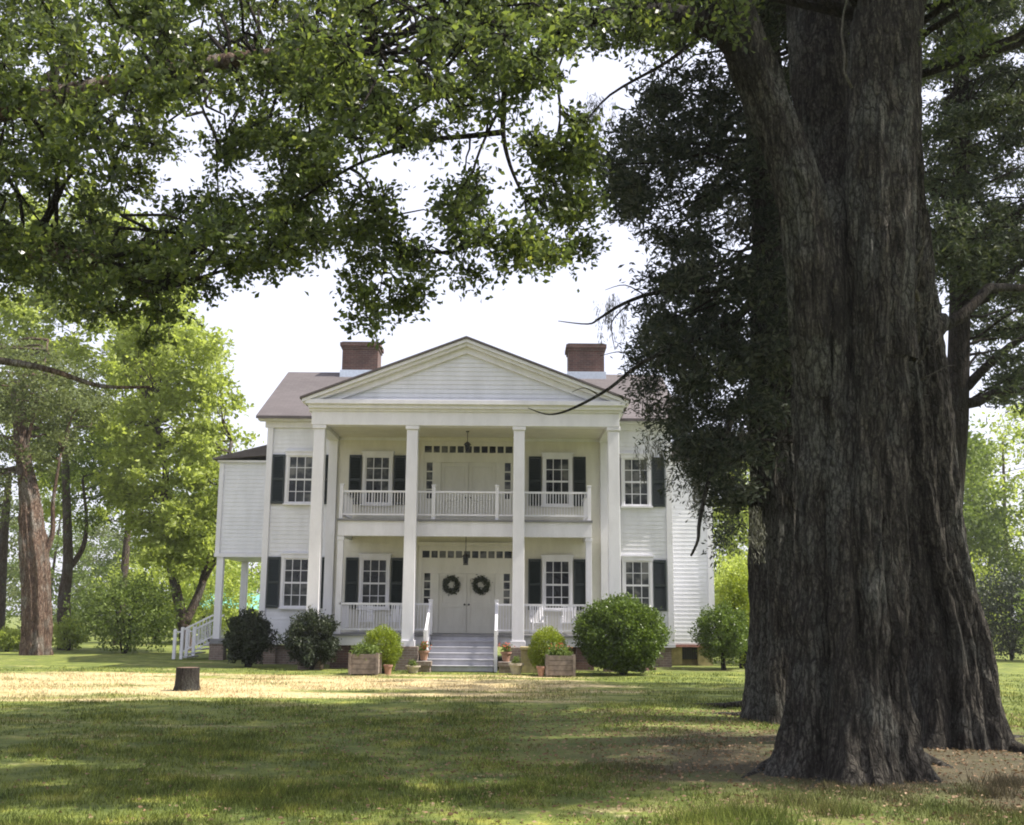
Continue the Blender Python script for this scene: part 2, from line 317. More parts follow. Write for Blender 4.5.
# clumps of twigs carrying leaves; returns leaf centres, directions, twig segments
def clump_leaves(centres, radii, n_twigs, per_twig, flat=0.7, droop=0.0, jit=0.05):
    Cs, Ds, T = [], [], []
    for c, r in zip(centres, radii):
        c = np.asarray(c); d = RNG.normal(size=(n_twigs, 3)); d[:, 2] *= flat; d /= np.linalg.norm(d, axis=1, keepdims=True)
        ln = r * RNG.uniform(0.55, 1.15, (n_twigs, 1)); e = d * ln; e[:, 2] = e[:, 2] * flat - droop * r * RNG.uniform(0.2, 1, n_twigs)
        t = RNG.uniform(0.25, 1.05, (n_twigs, per_twig, 1))
        p = c + e[:, None, :] * t + RNG.normal(size=(n_twigs, per_twig, 3)) * jit * (0.6 + r)
        Cs.append(p.reshape(-1, 3)); Ds.append(np.repeat(d, per_twig, axis=0))
        for k in range(n_twigs): T.append((c, c + e[k]))
    return np.concatenate(Cs), np.concatenate(Ds), T
def twig_mesh(name, segs, r, material, parent):
    if not segs: return
    A = np.array([s[0] for s in segs]); B = np.array([s[1] for s in segs]); n = len(A)
    d = B - A; u = np.cross(d, RNG.normal(size=(n, 3))); u /= np.linalg.norm(u, axis=1, keepdims=True) + 1e-9
    w = np.cross(d, u); w /= np.linalg.norm(w, axis=1, keepdims=True) + 1e-9
    V = np.empty((n, 4, 3)); V[:, 0] = A + u * r; V[:, 1] = A - u * r * .5 + w * r * .87; V[:, 2] = A - u * r * .5 - w * r * .87; V[:, 3] = B
    base = np.arange(n)[:, None] * 4
    Fq = np.concatenate([base + [[0, 1, 3]], base + [[1, 2, 3]], base + [[2, 0, 3]]])
    return raw_mesh(name, V.reshape(-1, 3), Fq, material, parent)
def wiggle(a, b, n=7, amp=0.12, sag=0.0, seed=None):
    a, b = Vector(a), Vector(b); L = (b - a).length; rnd = random.Random(seed); pts = []
    ph = [rnd.uniform(0, 6.28) for _ in range(6)]
    for i in range(n):
        t = i / (n - 1); env = math.sin(math.pi * t) ** 0.7 if 0 < t < 1 else 0
        o = Vector((math.sin(5 * t + ph[0]) + .5 * math.sin(11 * t + ph[1]), math.sin(5 * t + ph[2]) + .5 * math.sin(11 * t + ph[3]), math.sin(5 * t + ph[4]) + .5 * math.sin(11 * t + ph[5]))) * amp * L * env * .5
        pts.append(a.lerp(b, t) + o + Vector((0, 0, sag * L * 4 * t * (1 - t))))
    return pts
def taper(r0, r1, n): return [r0 + (r1 - r0) * (i / (n - 1)) ** 0.8 for i in range(n)]

# a big fluted trunk along a path of (x, y, z, r)
def fluted(name, path, parent, material, seed=0, flare=0.6, flare_h=0.55, flute=0.10, rough=0.028, segs=150, dz=0.07, k=(3, 5, 8, 13), lobes=None, grooves=()):
    P = np.array(path, dtype=float); zs = P[:, 2]; z = np.arange(zs[0], zs[-1], dz); z = np.append(z, zs[-1])
    def cr(col):
        out = []
        for zz in z:
            i = int(np.clip(np.searchsorted(zs, zz) - 1, 0, len(zs) - 2)); t = (zz - zs[i]) / (zs[i + 1] - zs[i])
            p0, p1, p2, p3 = col[max(i - 1, 0)], col[i], col[i + 1], col[min(i + 2, len(zs) - 1)]
            out.append(0.5 * (2 * p1 + (p2 - p0) * t + (2 * p0 - 5 * p1 + 4 * p2 - p3) * t * t + (3 * p1 - p0 - 3 * p2 + p3) * t ** 3))
        return np.array(out)
    X, Y, Rr = cr(P[:, 0]), cr(P[:, 1]), cr(P[:, 3]); rnd = random.Random(seed); ph = [rnd.uniform(0, 6.28) for _ in range(8)]
    V = []
    z0 = zs[0]
    for i, zz in enumerate(z):
        fl = math.exp(-max(zz - z0 - 0.0, 0) / flare_h)
        for j in range(segs):
            th = 2 * math.pi * j / segs; tw = th + 0.10 * math.sin(zz * 0.5 + ph[0])
            f = 0.45 * math.cos(k[0] * tw + ph[1] + 0.2 * zz) + 0.55 * math.cos(k[1] * tw + ph[2]) + 0.5 * (abs(math.sin(k[2] * 0.5 * tw + ph[3] + 0.15 * zz)) * 2 - 1) + 0.3 * math.cos(k[3] * tw + ph[4])
            lob = 0.5 + 0.5 * math.cos(k[1] * tw + ph[2])
            r = Rr[i] * (1 + flute * f * (1 + 0.8 * fl)) + Rr[i] * flare * fl * (0.35 + 0.65 * lob ** 1.3)
            if lobes:
                for la, lw, ls, lh in lobes:
                    da = (th - la + math.pi) % (2 * math.pi) - math.pi
                    r += ls * math.exp(-(da / lw) ** 2) * math.exp(-max(zz - z0, 0) / lh)
            for ga, gw, gd, ga0, ga1 in grooves:
                da = (th - ga - 0.08 * math.sin(zz * 1.7) + math.pi) % (2 * math.pi) - math.pi
                env = 1 / (1 + math.exp(-(zz - ga0) / 0.35)) / (1 + math.exp((zz - ga1) / 0.35)); r -= gd * env * math.exp(-(da / gw) ** 2)
            cx, cy = math.cos(th), math.sin(th)
            q = Vector((cx * Rr[i] * 7.5 + seed, cy * Rr[i] * 7.5, zz * 1.3))
            q2 = Vector((cx * Rr[i] * 22, cy * Rr[i] * 22 + seed, zz * 3.0))
            q3 = Vector((cx * Rr[i] * 17 + 5, cy * Rr[i] * 17 + seed, zz * 2.2))
            r += rough * (1 - 2.4 * abs(noise.noise(q))) + rough * 0.45 * noise.noise(q2) + rough * 0.75 * (0.5 - 2.0 * abs(noise.noise(q3)))
            V.append((X[i] + cx * r, Y[i] + cy * r, zz))
    n = len(z); idx = np.arange(n * segs).reshape(n, segs); a = idx[:-1]; b2 = idx[1:]
    Fq = np.stack([a, np.roll(a, -1, 1), np.roll(b2, -1, 1), b2], axis=-1).reshape(-1, 4)
    return raw_mesh(name, np.array(V), Fq, material, parent, smooth=True)

# ------------------------------------------------------------------ the setting: ground
NX, NY = 120, 160
gx = np.concatenate([[-400, -200, -100], np.linspace(-60, 60, NX), [100, 200, 400]]); gy = np.concatenate([[-100, -30], np.linspace(-5, 75, NY), [120, 250, 600]])
def gz(x, y):
    d2 = math.exp(-((x - 4.4) ** 2 + (y - 13.5) ** 2) / 14.0)
    return 0.05 * noise.noise(Vector((x * 0.25, y * 0.25, 0))) * (1 if 5 < y < 30 else 0.2) + 0.02 * noise.noise(Vector((x, y, 3))) - 0.02 + 0.08 * d2
V = np.array([(x, y, gz(x, y)) for y in gy for x in gx]); nx, ny = len(gx), len(gy)
idx = np.arange(nx * ny).reshape(ny, nx)
Fq = np.stack([idx[:-1, :-1], idx[:-1, 1:], idx[1:, 1:], idx[1:, :-1]], axis=-1).reshape(-1, 4)
tag(raw_mesh('ground', V, Fq, M['ground'], smooth=True), 'lawn ground with patches of dry straw and bare soil', kind='structure')

# ------------------------------------------------------------------ the house
UX, VY = -1.45, 37.0
H = empty('plantation_house', (UX, VY, 0))
tag(H, 'white two-storey clapboard house with a pedimented double porch', 'house')
def HB(): return MB()
def hb(mb, name, m, parent=H, **kw): return mb.build(name, m, parent, local=True, **kw)
def boxes(name, m, L, parent=None, bevel=0):
    for bx_ in L: q_ = MB(); q_.box(*bx_); q_.build(name, m, parent or H, local=True, bevel=bevel)
def clap(mb, u0, u1, z0, z1, v, pitch=0.14, lap=0.013, axis='x', sgn=-1):
    z = z0
    while z < z1 - 1e-6:
        zt = min(z + pitch, z1); k = (zt - z) / pitch
        if axis == 'x': V = [(u0, v + sgn * lap, z), (u1, v + sgn * lap, z), (u1, v + sgn * lap * (1 - k) , zt), (u0, v + sgn * lap * (1 - k), zt), (u0, v, z), (u1, v, z)]
        else: V = [(v + sgn * lap, u0, z), (v + sgn * lap, u1, z), (v + sgn * lap * (1 - k), u1, zt), (v + sgn * lap * (1 - k), u0, zt), (v, u0, z), (v, u1, z)]
        mb.add(V, [(0, 1, 2, 3), (4, 5, 1, 0)]); z = zt
# main block, local coords: u, v (0 = front wall), z
w = HB(); w.box(-6.85, 6.85, 0.03, 9.0, 0.68, 8.05)
clap(w, -6.85, -4.6, 0.72, 7.9, 0.03); clap(w, 4.6, 6.85, 0.72, 7.9, 0.03)
clap(w, 0.0, 9.0, 0.72, 7.9, -6.85, axis='y'); clap(w, 0.0, 9.0, 0.72, 7.9, 6.85, axis='y', sgn=1)
hb(w, 'wall', M['siding'])
w = HB(); clap(w, -4.6, 4.6, 1.03, 7.45, 0.025); hb(w, 'porch_wall', M['cream'])  # warm light bounced off the grass is put into this wall's colour
boxes('corner_board', M['trim'], [(-6.87, -6.67, -0.035, 0.03, 0.722, 7.848), (6.67, 6.87, -0.035, 0.03, 0.722, 7.848)], bevel=0.006)
boxes('pilaster', M['trim'], [(-4.75, -4.45, -0.10, 0.02, 0.7, 7.848), (4.45, 4.75, -0.10, 0.02, 0.7, 7.848)], bevel=0.006)
boxes('frieze', M['trim'], [(-6.95, 6.95, -0.06, 0.03, 7.85, 8.06)], bevel=0.006)
boxes('eave_board', M['trim'], [(-7.15, 7.15, -0.34, 0.03, 8.063, 8.14)], bevel=0.006)
boxes('water_table', M['trim'], [(-6.89, 6.89, -0.05, 0.03, 0.62, 0.72)])
boxes('foundation_pier', M['brick_old'], [(u - 0.32, u + 0.32, 0.08, 0.6, -0.1, 0.62) for u in (-6.6, -5.5, -4.2, -2.6, 2.2, 3.9, 5.4, 6.45)])
boxes('foundation_wall', M['brick_old'], [(-6.7, -1.5, 0.18, 0.3, -0.1, 0.6), (1.5, 5.9, 0.18, 0.3, -0.1, 0.6)])
boxes('porch_pier', M['brick'], [(u - 0.28, u + 0.28, -2.4, -1.9, -0.1, 0.68) for u in (-3.8, -2.6, 2.5, 3.75)])
boxes('porch_foundation', M['brick'], [(2.0, 3.8, -2.2, -2.1, -0.1, 0.66), (-3.8, -1.2, -2.2, -2.1, -0.1, 0.66)])
# main gable roof: a solid prism along u
def roofprism(mb, u0, u1, prof):     # prof in (v, z)
    n = len(prof); mb.add([(u0, a, b_) for a, b_ in prof] + [(u1, a, b_) for a, b_ in prof], [tuple(range(n - 1, -1, -1)), tuple(range(n, 2 * n))] + [(i, (i + 1) % n, (i + 1) % n + n, i + n) for i in range(n)])
r_ = HB(); roofprism(r_, -7.2, 7.2, [(-0.42, 8.10), (4.5, 10.68), (9.42, 8.10), (9.42, 8.18), (4.5, 10.80), (-0.42, 8.20)][::-1]); RF = hb(r_, 'roof', M['roof'])
for u0, u1 in ((-6.88, -6.8), (6.8, 6.88)): g = HB(); g.add([(u, a, z) for u in (u0, u1) for a, z in ((0.0, 8.05), (9.0, 8.05), (4.5, 10.5))], [(0, 2, 1), (3, 4, 5), (0, 1, 4, 3), (1, 2, 5, 4), (2, 0, 3, 5)]); hb(g, 'gable', M['siding'])
for u in (-4.38, 4.28):
    c = HB(); c.box(u - 0.68, u + 0.68, 4.0, 5.1, 9.9, 11.62); c.box(u - 0.72, u + 0.72, 3.96, 5.14, 11.62, 11.72); c.box(u - 0.77, u + 0.77, 3.91, 5.19, 11.72, 11.86)
    ch = hb(c, 'chimney', M['brick'])
    c = HB(); c.box(u - 0.74, u + 0.74, 3.93, 5.17, 10.2, 10.78); hb(c, 'flashing', M['flash'], ch)
    c = HB(); c.box(u - 0.70, u + 0.70, 3.98, 5.12, 11.863, 11.90); hb(c, 'cap', M['iron'], ch)
# portico: entablature, ceiling, pediment
e = HB()
e.box(-4.80, 4.80, -3.22, -2.80, 7.42, 7.85); e.box(-4.86, 4.86, -3.27, -2.78, 7.85, 7.93)
for s in (-1, 1):
    a, b_ = sorted((s * 4.78, s * 4.42)); e.box(a, b_, -2.80, 0.0, 7.42, 7.85); e.box(min(s * 4.84, s * 4.4), max(s * 4.84, s * 4.4), -2.78, 0.0, 7.853, 7.93)
e.box(-4.98, 4.98, -3.45, -2.70, 8.05, 8.19)
e.box(-4.9, 4.9, -3.36, -2.74, 7.93, 8.05)
for s in (-1, 1): e.box(min(s * 4.98, s * 4.3), max(s * 4.98, s * 4.3), -2.70, 0.0, 7.93, 8.19)
hb(e, 'entablature', M['trim'], bevel=0.008)
c = HB(); c.box(-4.42, 4.42, -2.80, 0.02, 7.55, 7.60)
hb(c, 'porch_ceiling', M['cream'])
RZ0, RZ1, RU = 8.20, 10.16, 5.08
p = HB()
n_c = 14
for i in range(11):                                     # clapboards of the tympanum
    z0 = 8.19 + i * 0.14; z1 = z0 + 0.14; ua = 4.2 * (1 - (z0 - 8.19) / 1.66); ub = 4.2 * (1 - (z1 - 8.19) / 1.66)
    if ub < 0.05: ub = 0.05
    p.add([(-ua, -3.13, z0), (ua, -3.13, z0), (ub, -3.11, z1), (-ub, -3.11, z1), (-ua, -3.10, z0), (ua, -3.10, z0)], [(0, 1, 2, 3), (4, 5, 1, 0)])
p.prism([(-4.3, 8.18), (4.3, 8.18), (0, 9.9)], -3.10, -3.05)
hb(p, 'tympanum', M['siding'])
def rake(mb, v0, v1, off, th, ext=0.0):                 # two sloping boards meeting at the apex
    sl = (RZ1 - RZ0) / RU
    for s in (-1, 1):
        zt = lambda u: RZ1 - sl * abs(u) - off
        U = RU + ext; P = [(s * U, zt(U)), (0, zt(0)), (0, zt(0) - th), (s * (U - 0.0), zt(U) - th)]
        if s > 0: P = P[::-1]
        mb.prism(P, v0, v1)
k = HB(); rake(k, -3.47, -2.9, 0.0, 0.11); rake(k, -3.38, -2.95, 0.113, 0.10, -0.2); rake(k, -3.22, -3.0, 0.216, 0.20, -0.5)
hb(k, 'raking_cornice', M['trim'], bevel=0.006)
k = HB(); sl = (RZ1 - RZ0) / RU
for s in (-1, 1):
    P = [(s * (RU + 0.06), RZ0 + 0.005 - 0.02), (0, RZ1 + 0.005), (0, RZ1 + 0.07), (s * (RU + 0.06), RZ0 + 0.05)]
    if s > 0: P = P[::-1]
    k.prism(P, -3.52, 3.6)
hb(k, 'portico_roof', M['roof'])
# columns
def column(u):
    c = HB(); hw = 0.185
    c.add([(u - hw, -3.0 - hw, 0.86), (u + hw, -3.0 - hw, 0.86), (u + hw, -3.0 + hw, 0.86), (u - hw, -3.0 + hw, 0.86), (u - hw * .92, -3.0 - hw * .92, 7.30), (u + hw * .92, -3.0 - hw * .92, 7.30), (u + hw * .92, -3.0 + hw * .92, 7.30), (u - hw * .92, -3.0 + hw * .92, 7.30)],
          [(3, 2, 1, 0), (4, 5, 6, 7), (0, 1, 5, 4), (1, 2, 6, 5), (2, 3, 7, 6), (3, 0, 4, 7)])
    o = hb(c, 'column', M['trim'], bevel=0.012)
    c = HB(); c.box(u - 0.23, u + 0.23, -3.23, -2.77, 0.68, 0.859); hb(c, 'base', M['trim'], o, bevel=0.01)
    c = HB(); c.box(u - 0.21, u + 0.21, -3.21, -2.79, 7.302, 7.417); hb(c, 'capital', M['trim'], o, bevel=0.01)
    c = HB(); c.box(u - 0.34, u + 0.34, -3.34, -2.66, -0.1, 0.677); hb(c, 'pedestal', M['brick_old'], o, bevel=0.015)
for u in (-4.55, -1.65, 1.68, 4.62): column(u)
# decks
d = HB(); d.box(-3.98, 3.98, -2.52, 0.02, 0.96, 1.02); hb(d, 'porch_floor', M['deck'])
d = HB(); d.box(-3.95, 3.95, -2.47, -2.42, 0.68, 0.957); d.box(-3.95, -3.9, -2.42, 0, 0.68, 0.957); d.box(3.9, 3.95, -2.42, 0, 0.68, 0.957); hb(d, 'porch_fascia', M['trim'])
d = HB(); d.box(-4.0, 4.0, -2.54, 0.02, 4.50, 4.56); hb(d, 'balcony_floor', M['deck'])
d = HB(); d.box(-3.97, 3.97, -2.48, -2.36, 4.03, 4.497); d.box(-3.97, -3.87, -2.36, 0, 4.05, 4.497); d.box(3.87, 3.97, -2.36, 0, 4.05, 4.497)
hb(d, 'balcony_fascia', M['trim'], bevel=0.006)
d = HB(); d.box(-3.87, 3.87, -2.36, 0.02, 4.30, 4.34); hb(d, 'balcony_ceiling', M['cream'])
# posts and railings
def railing(z0, top, spans, posts, side=True):
    for a, b_ in spans:
        q = HB()
        q.box(a, b_, -2.45, -2.38, top - 0.06, top); q.box(a, b_, -2.44, -2.39, z0 + 0.12, z0 + 0.17)
        n = max(2, int((b_ - a) / 0.09))
        for i in range(1, n): x = a + (b_ - a) * i / n; q.box(x - 0.011, x + 0.011, -2.43, -2.405, z0 + 0.17, top - 0.06)
        hb(q, 'railing', M['trim'])
    if side:
        for s in (-1, 1):
            q = HB(); x0 = s * 3.88; q.box(x0 - 0.035, x0 + 0.035, -2.35, -0.02, top - 0.06, top); q.box(x0 - 0.025, x0 + 0.025, -2.35, -0.02, z0 + 0.12, z0 + 0.17)
            for i in range(1, 20): y = -2.35 + i * 0.117; q.box(x0 - 0.014, x0 + 0.014, y - 0.014, y + 0.014, z0 + 0.17, top - 0.06)
            hb(q, 'side_railing', M['trim'])
    for u, zt in posts:
        q = HB(); q.box(u - 0.055, u + 0.055, -2.47, -2.36, z0, zt); q.box(u - 0.07, u + 0.07, -2.485, -2.345, zt, zt + 0.04)
        hb(q, 'rail_post', M['trim'], bevel=0.006)
railing(4.56, 5.46, [(-3.85, -1.05), (-0.95, 0.95), (1.05, 3.85)], [(-3.9, 5.62), (-1.0, 5.62), (1.0, 5.62), (3.9, 5.62)])
railing(1.02, 1.97, [(-3.85, -1.05), (1.05, 3.85)], [(-1.02, 2.05), (1.02, 2.05)])
for u in (-3.88, 3.88):
    q = HB(); q.box(u - 0.09, u + 0.09, -2.45, -2.27, 1.02, 4.03); q.box(u - 0.11, u + 0.11, -2.47, -2.25, 3.9, 4.0); hb(q, 'porch_post', M['trim'], bevel=0.008)
# steps
for i in range(5):
    z = 1.02 - 0.17 * (i + 1); v1 = -2.52 - 0.33 * i
    q = HB(); q.box(-0.98, 0.98, v1 - 0.36, v1 + 0.0, z - 0.035, z); q.box(-0.96, 0.96, v1 - 0.33, v1 - 0.30, z - 0.17, z - 0.037)
    hb(q, 'step', M['step'], bevel=0.006)
q = HB(); q.box(-0.96, 0.96, -2.522, -2.49, 0.72, 0.95); hb(q, 'riser', M['step'])
for s in (-1, 1):
    q = HB(); q.add([(s * 0.985, -2.5, 0.98), (s * 0.985, -4.22, 0.12), (s * 0.985, -4.22, -0.05), (s * 0.985, -2.5, -0.05), (s * 1.04, -2.5, 0.98), (s * 1.04, -4.22, 0.12), (s * 1.04, -4.22, -0.05), (s * 1.04, -2.5, -0.05)],
               [(0, 1, 2, 3), (7, 6, 5, 4), (0, 4, 5, 1), (1, 5, 6, 2), (2, 6, 7, 3), (3, 7, 4, 0)]); hb(q, 'stringer', M['step'])
    q = HB(); u = s * 1.03
    q.bar((u, -2.46, 1.95), (u, -4.22, 1.08), 0.07, 0.06); q.box(u - 0.05, u + 0.05, -4.28, -4.18, 0, 1.18); q.bar((u, -2.5, 1.2), (u, -4.2, 0.35), 0.04, 0.04)
    for i in range(1, 13):
        y = -2.5 - i * 0.133; zz = 1.93 - (i * 0.133) * 0.494; q.box(u - 0.012, u + 0.012, y - 0.012, y + 0.012, zz - 0.76, zz)
    hb(q, 'handrail', M['trim'])
# windows (local to their own centre bottom), frame > glass, sill
def make_window(wd, ht):
    q = HB(); fr = 0.085
    for s in (-1, 1): a, b_ = sorted((s * wd / 2, s * (wd / 2 + fr))); q.box(a, b_, -0.06, 0.02, 0, ht)
    q.box(-wd / 2 - fr - 0.02, wd / 2 + fr + 0.02, -0.075, 0.02, ht, ht + 0.13); q.box(-wd / 2 - fr - 0.05, wd / 2 + fr + 0.05, -0.10, 0.02, ht + 0.13, ht + 0.17)
    q.box(-wd / 2, wd / 2, -0.045, 0.01, ht / 2 - 0.03, ht / 2 + 0.03)
    for s in (-1, 1): a, b_ = sorted((s * (wd / 2 - 0.045), s * wd / 2)); q.box(a, b_, -0.04, 0.01, 0, ht)
    q.box(-wd / 2, wd / 2, -0.04, 0.01, 0, 0.06); q.box(-wd / 2, wd / 2, -0.04, 0.01, ht - 0.045, ht)
    for x in (-wd / 6, wd / 6): q.box(x - 0.012, x + 0.012, -0.03, 0.008, 0, ht)
    for z in (ht / 4, 3 * ht / 4): q.box(-wd / 2, wd / 2, -0.028, 0.006, z - 0.012, z + 0.012)
    o = q.build('window', M['trim'], H, local=True)
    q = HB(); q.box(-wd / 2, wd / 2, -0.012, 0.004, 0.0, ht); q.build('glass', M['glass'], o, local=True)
    q = HB(); q.box(-wd / 2 - 0.13, wd / 2 + 0.13, -0.12, 0.02, -0.06, -0.002); q.build('sill', M['trim'], o, local=True)
    return o
def make_shutter(wd, ht):
    q = HB()
    for s in (-1, 1): a, b_ = sorted((s * (wd / 2 - 0.05), s * wd / 2)); q.box(a, b_, -0.05, 0, 0, ht)
    for z0, z1 in ((0, 0.09), (ht / 2 - 0.04, ht / 2 + 0.04), (ht - 0.08, ht)): q.box(-wd / 2 + 0.05, wd / 2 - 0.05, -0.047, -0.003, z0, z1)
    n = int(ht / 0.06)
    for i in range(n):
        z = 0.09 + (ht - 0.17) * i / n; x = wd / 2 - 0.05
        q.add([(-x, -0.042, z), (x, -0.042, z), (x, -0.006, z + 0.05), (-x, -0.006, z + 0.05), (-x, -0.035, z - 0.006), (x, -0.035, z - 0.006), (x, 0.0, z + 0.044), (-x, 0.0, z + 0.044)], [(0, 1, 2, 3), (7, 6, 5, 4), (4, 5, 1, 0), (3, 2, 6, 7)])
    return q.build('shutter', M['shutter'], H, local=True)
WD, HT = 0.84, 1.62
win0 = make_window(WD, HT); sh0 = make_shutter(0.42, HT + 0.06); first = [True, True]
def place(proto, k, loc):
    o = proto if first[k] else copy_tree(proto, H); first[k] = False; o.location = loc; return o
for zb in (1.82, 5.27):
    for u, ok in ((-5.68, (1, 1)), (-3.08, (1, 1)), (3.0, (1, 1)), (5.66, (1, 1))):
        v = -0.005 if abs(u) > 4.5 else -0.0
        place(win0, 0, (u, v, zb))
        for s in (-1, 1): place(sh0, 1, (u + s * (WD / 2 + 0.085 + 0.25), v - 0.0, zb - 0.02))
# door cases
def door_case(z0, upper):
    top = z0 + (1.95 if not upper else 2.12)
    q = HB()
    q.box(-1.62, -1.5, -0.09, 0.0, z0, z0 + 2.85); q.box(1.48, 1.60, -0.09, 0.0, z0, z0 + 2.85); q.box(-1.66, 1.64, -0.13, 0.0, z0 + 2.85, z0 + 2.98)
    q.box(-1.5, 1.48, -0.08, 0.0, z0 + 2.69, z0 + 2.85); q.box(-1.5, 1.48, -0.085, 0.0, top, z0 + 2.46)
    for s in (-1, 1): a, b_ = sorted((s * 0.93, s * 1.22)); q.box(a, b_, -0.085, 0.0, z0, top); 
    for s in (-1, 1): a, b_ = sorted((s * 1.22, s * 1.5)); q.box(a, b_, -0.07, 0.0, z0, z0 + 0.9)
    for s in (-1, 1): a, b_ = sorted((s * 1.42, s * 1.497)); q.box(a, b_, -0.08, 0.0, z0 + 0.9, top)
    o = hb(q, 'door_frame', M['cream'], bevel=0.006)
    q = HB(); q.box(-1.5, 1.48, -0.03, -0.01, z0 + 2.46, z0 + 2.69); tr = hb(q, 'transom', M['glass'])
    boxes('glazing_bar', M['cream'], [(-1.5 + 2.98 * i / 11 - 0.03, -1.5 + 2.98 * i / 11 + 0.03, -0.07, -0.031, z0 + 2.46, z0 + 2.69) for i in range(1, 11)], tr)
    for s in (-1, 1):
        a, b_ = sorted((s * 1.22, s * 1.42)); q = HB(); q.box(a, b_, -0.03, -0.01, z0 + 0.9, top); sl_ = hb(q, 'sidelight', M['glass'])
        boxes('glazing_bar', M['cream'], [(a, b_, -0.07, -0.031, z0 + 0.9 + i * (top - z0 - 0.9) / 4 - 0.02, z0 + 0.9 + i * (top - z0 - 0.9) / 4 + 0.02) for i in range(1, 4)], sl_)
    for s in (-1, 1):
        a, b_ = sorted((s * 0.006, s * 0.928)); q = HB(); q.box(a, b_, -0.035, -0.005, z0, top)
        for zz0, zz1 in ((0.0, 0.22), (0.84, 0.98), (top - z0 - 0.14, top - z0)): q.box(a, b_, -0.055, -0.035, z0 + zz0, z0 + zz1)
        for x0, x1 in ((a, a + 0.12), (b_ - 0.12, b_)): q.box(x0, x1, -0.0553, -0.035, z0, top)
        dr = hb(q, 'door', M['cream'], bevel=0.004)
        q = HB(); q.lathe((s * 0.07, -0.09, z0 + 0.93), [(0.012, -0.03), (0.032, -0.015), (0.032, 0.015), (0.012, 0.03)], 10); hb(q, 'handle', M['iron'], dr)
door_case(1.03, False); door_case(4.57, True)
# left wing: upper room on posts over an open side porch; right wing: lower side wing
w = HB(); w.box(-9.2, -6.88, 3.03, 7.0, 3.75, 7.05); clap(w, -9.2, -6.88, 3.78, 7.05, 3.03); clap(w, 3.0, 7.0, 3.78, 7.05, -9.2, axis='y'); LW = hb(w, 'wing_wall', M['siding'])
w = HB(); w.box(-9.26, -6.88, 2.97, 7.05, 3.62, 3.75); w.box(-9.24, -9.08, 2.985, 3.03, 3.75, 7.05); w.box(-9.3, -6.88, 2.9, 7.1, 7.053, 7.13); hb(w, 'wing_trim', M['trim'])
w = HB(); w.add([(-9.45, 2.75, 7.13), (-6.87, 2.75, 7.35), (-6.87, 7.2, 7.35), (-9.45, 7.2, 7.13), (-9.45, 2.75, 7.19), (-6.87, 2.75, 7.85), (-6.87, 7.2, 7.85), (-9.45, 7.2, 7.19)], [(3, 2, 1, 0), (4, 5, 6, 7), (0, 1, 5, 4), (1, 2, 6, 5), (2, 3, 7, 6), (3, 0, 4, 7)]); hb(w, 'wing_roof', M['roof'])
for u, v in ((-9.05, 3.15), (-9.05, 6.85), (-7.0, 6.85)):
    w = HB(); w.box(u - 0.12, u + 0.12, v - 0.12, v + 0.12, 0.72, 3.62); hb(w, 'wing_post', M['trim'], bevel=0.008)
w = HB(); w.box(-9.25, -6.9, 2.95, 7.05, 0.55, 0.72); hb(w, 'wing_floor', M['deck'])
boxes('wing_pier', M['brick_old'], [(u - 0.25, u + 0.25, v - 0.25, v + 0.25, -0.1, 0.548) for u, v in ((-9, 3.25), (-9, 6.8), (-7.2, 3.25))])
w = HB()
for k in range(4): w.box(-9.25 - 0.27 * (k + 1), -9.25 - 0.27 * k, 3.1, 4.6, 0.5 - 0.14 * k - 0.04, 0.5 - 0.14 * k)
hb(w, 'side_step', M['step'])
for v in (3.1, 4.6):
    w = HB(); w.bar((-9.2, v, 1.55), (-10.25, v, 1.02), 0.06); w.box(-10.31, -10.21, v - 0.05, v + 0.05, 0, 1.12); w.box(-10.57, -10.47, v - 0.05, v + 0.05, 0, 1.05); w.bar((-10.25, v, 0.95), (-10.52, v, 0.95), 0.05)
    w.bar((-9.2, v, 0.8), (-10.25, v, 0.25), 0.05)
    for i in range(1, 9): x = -9.2 - i * 0.115; w.box(x - 0.013, x + 0.013, v - 0.013, v + 0.013, 0.8 + (x + 9.2) * 0.52, 1.54 + (x + 9.2) * 0.5)
    hb(w, 'side_handrail', M['trim'])
w = HB(); w.box(6.88, 8.45, 1.53, 7.5, 0.68, 6.9); clap(w, 6.88, 8.45, 0.72, 6.9, 1.53); clap(w, 1.5, 7.5, 0.72, 6.9, 8.45, axis='y', sgn=1); hb(w, 'wing_wall', M['siding'])
w = HB(); w.box(8.30, 8.49, 1.49, 1.53, 0.72, 6.85); w.box(6.88, 8.55, 1.45, 7.6, 6.9, 7.0); hb(w, 'wing_trim', M['trim'])
w = HB(); w.box(6.88, 8.47, 1.48, 7.5, 0.60, 0.68); hb(w, 'sill_board', M['stain'])
w = HB(); w.add([(8.7, 1.25, 7.0), (6.87, 1.25, 7.1), (6.87, 7.7, 7.1), (8.7, 7.7, 7.0), (8.7, 1.25, 7.06), (6.87, 1.25, 7.7), (6.87, 7.7, 7.7), (8.7, 7.7, 7.06)], [(0, 1, 2, 3), (7, 6, 5, 4), (4, 5, 1, 0), (5, 6, 2, 1), (6, 7, 3, 2), (7, 4, 0, 3)]); hb(w, 'wing_roof', M['roof'])
boxes('wing_pier', M['plinth'], [(6.9, 7.35, 1.6, 2.1, -0.1, 0.6), (7.9, 8.4, 1.6, 2.1, -0.1, 0.6), (7.352, 7.898, 1.9, 2.0, -0.1, 0.18)])
w = HB(); w.box(7.35, 7.9, 1.8, 1.85, 0.18, 0.6); [w.box(7.38 + i * 0.08, 7.41 + i * 0.08, 1.78, 1.80, 0.2, 0.58) for i in range(7)]; hb(w, 'vent', M['iron'])

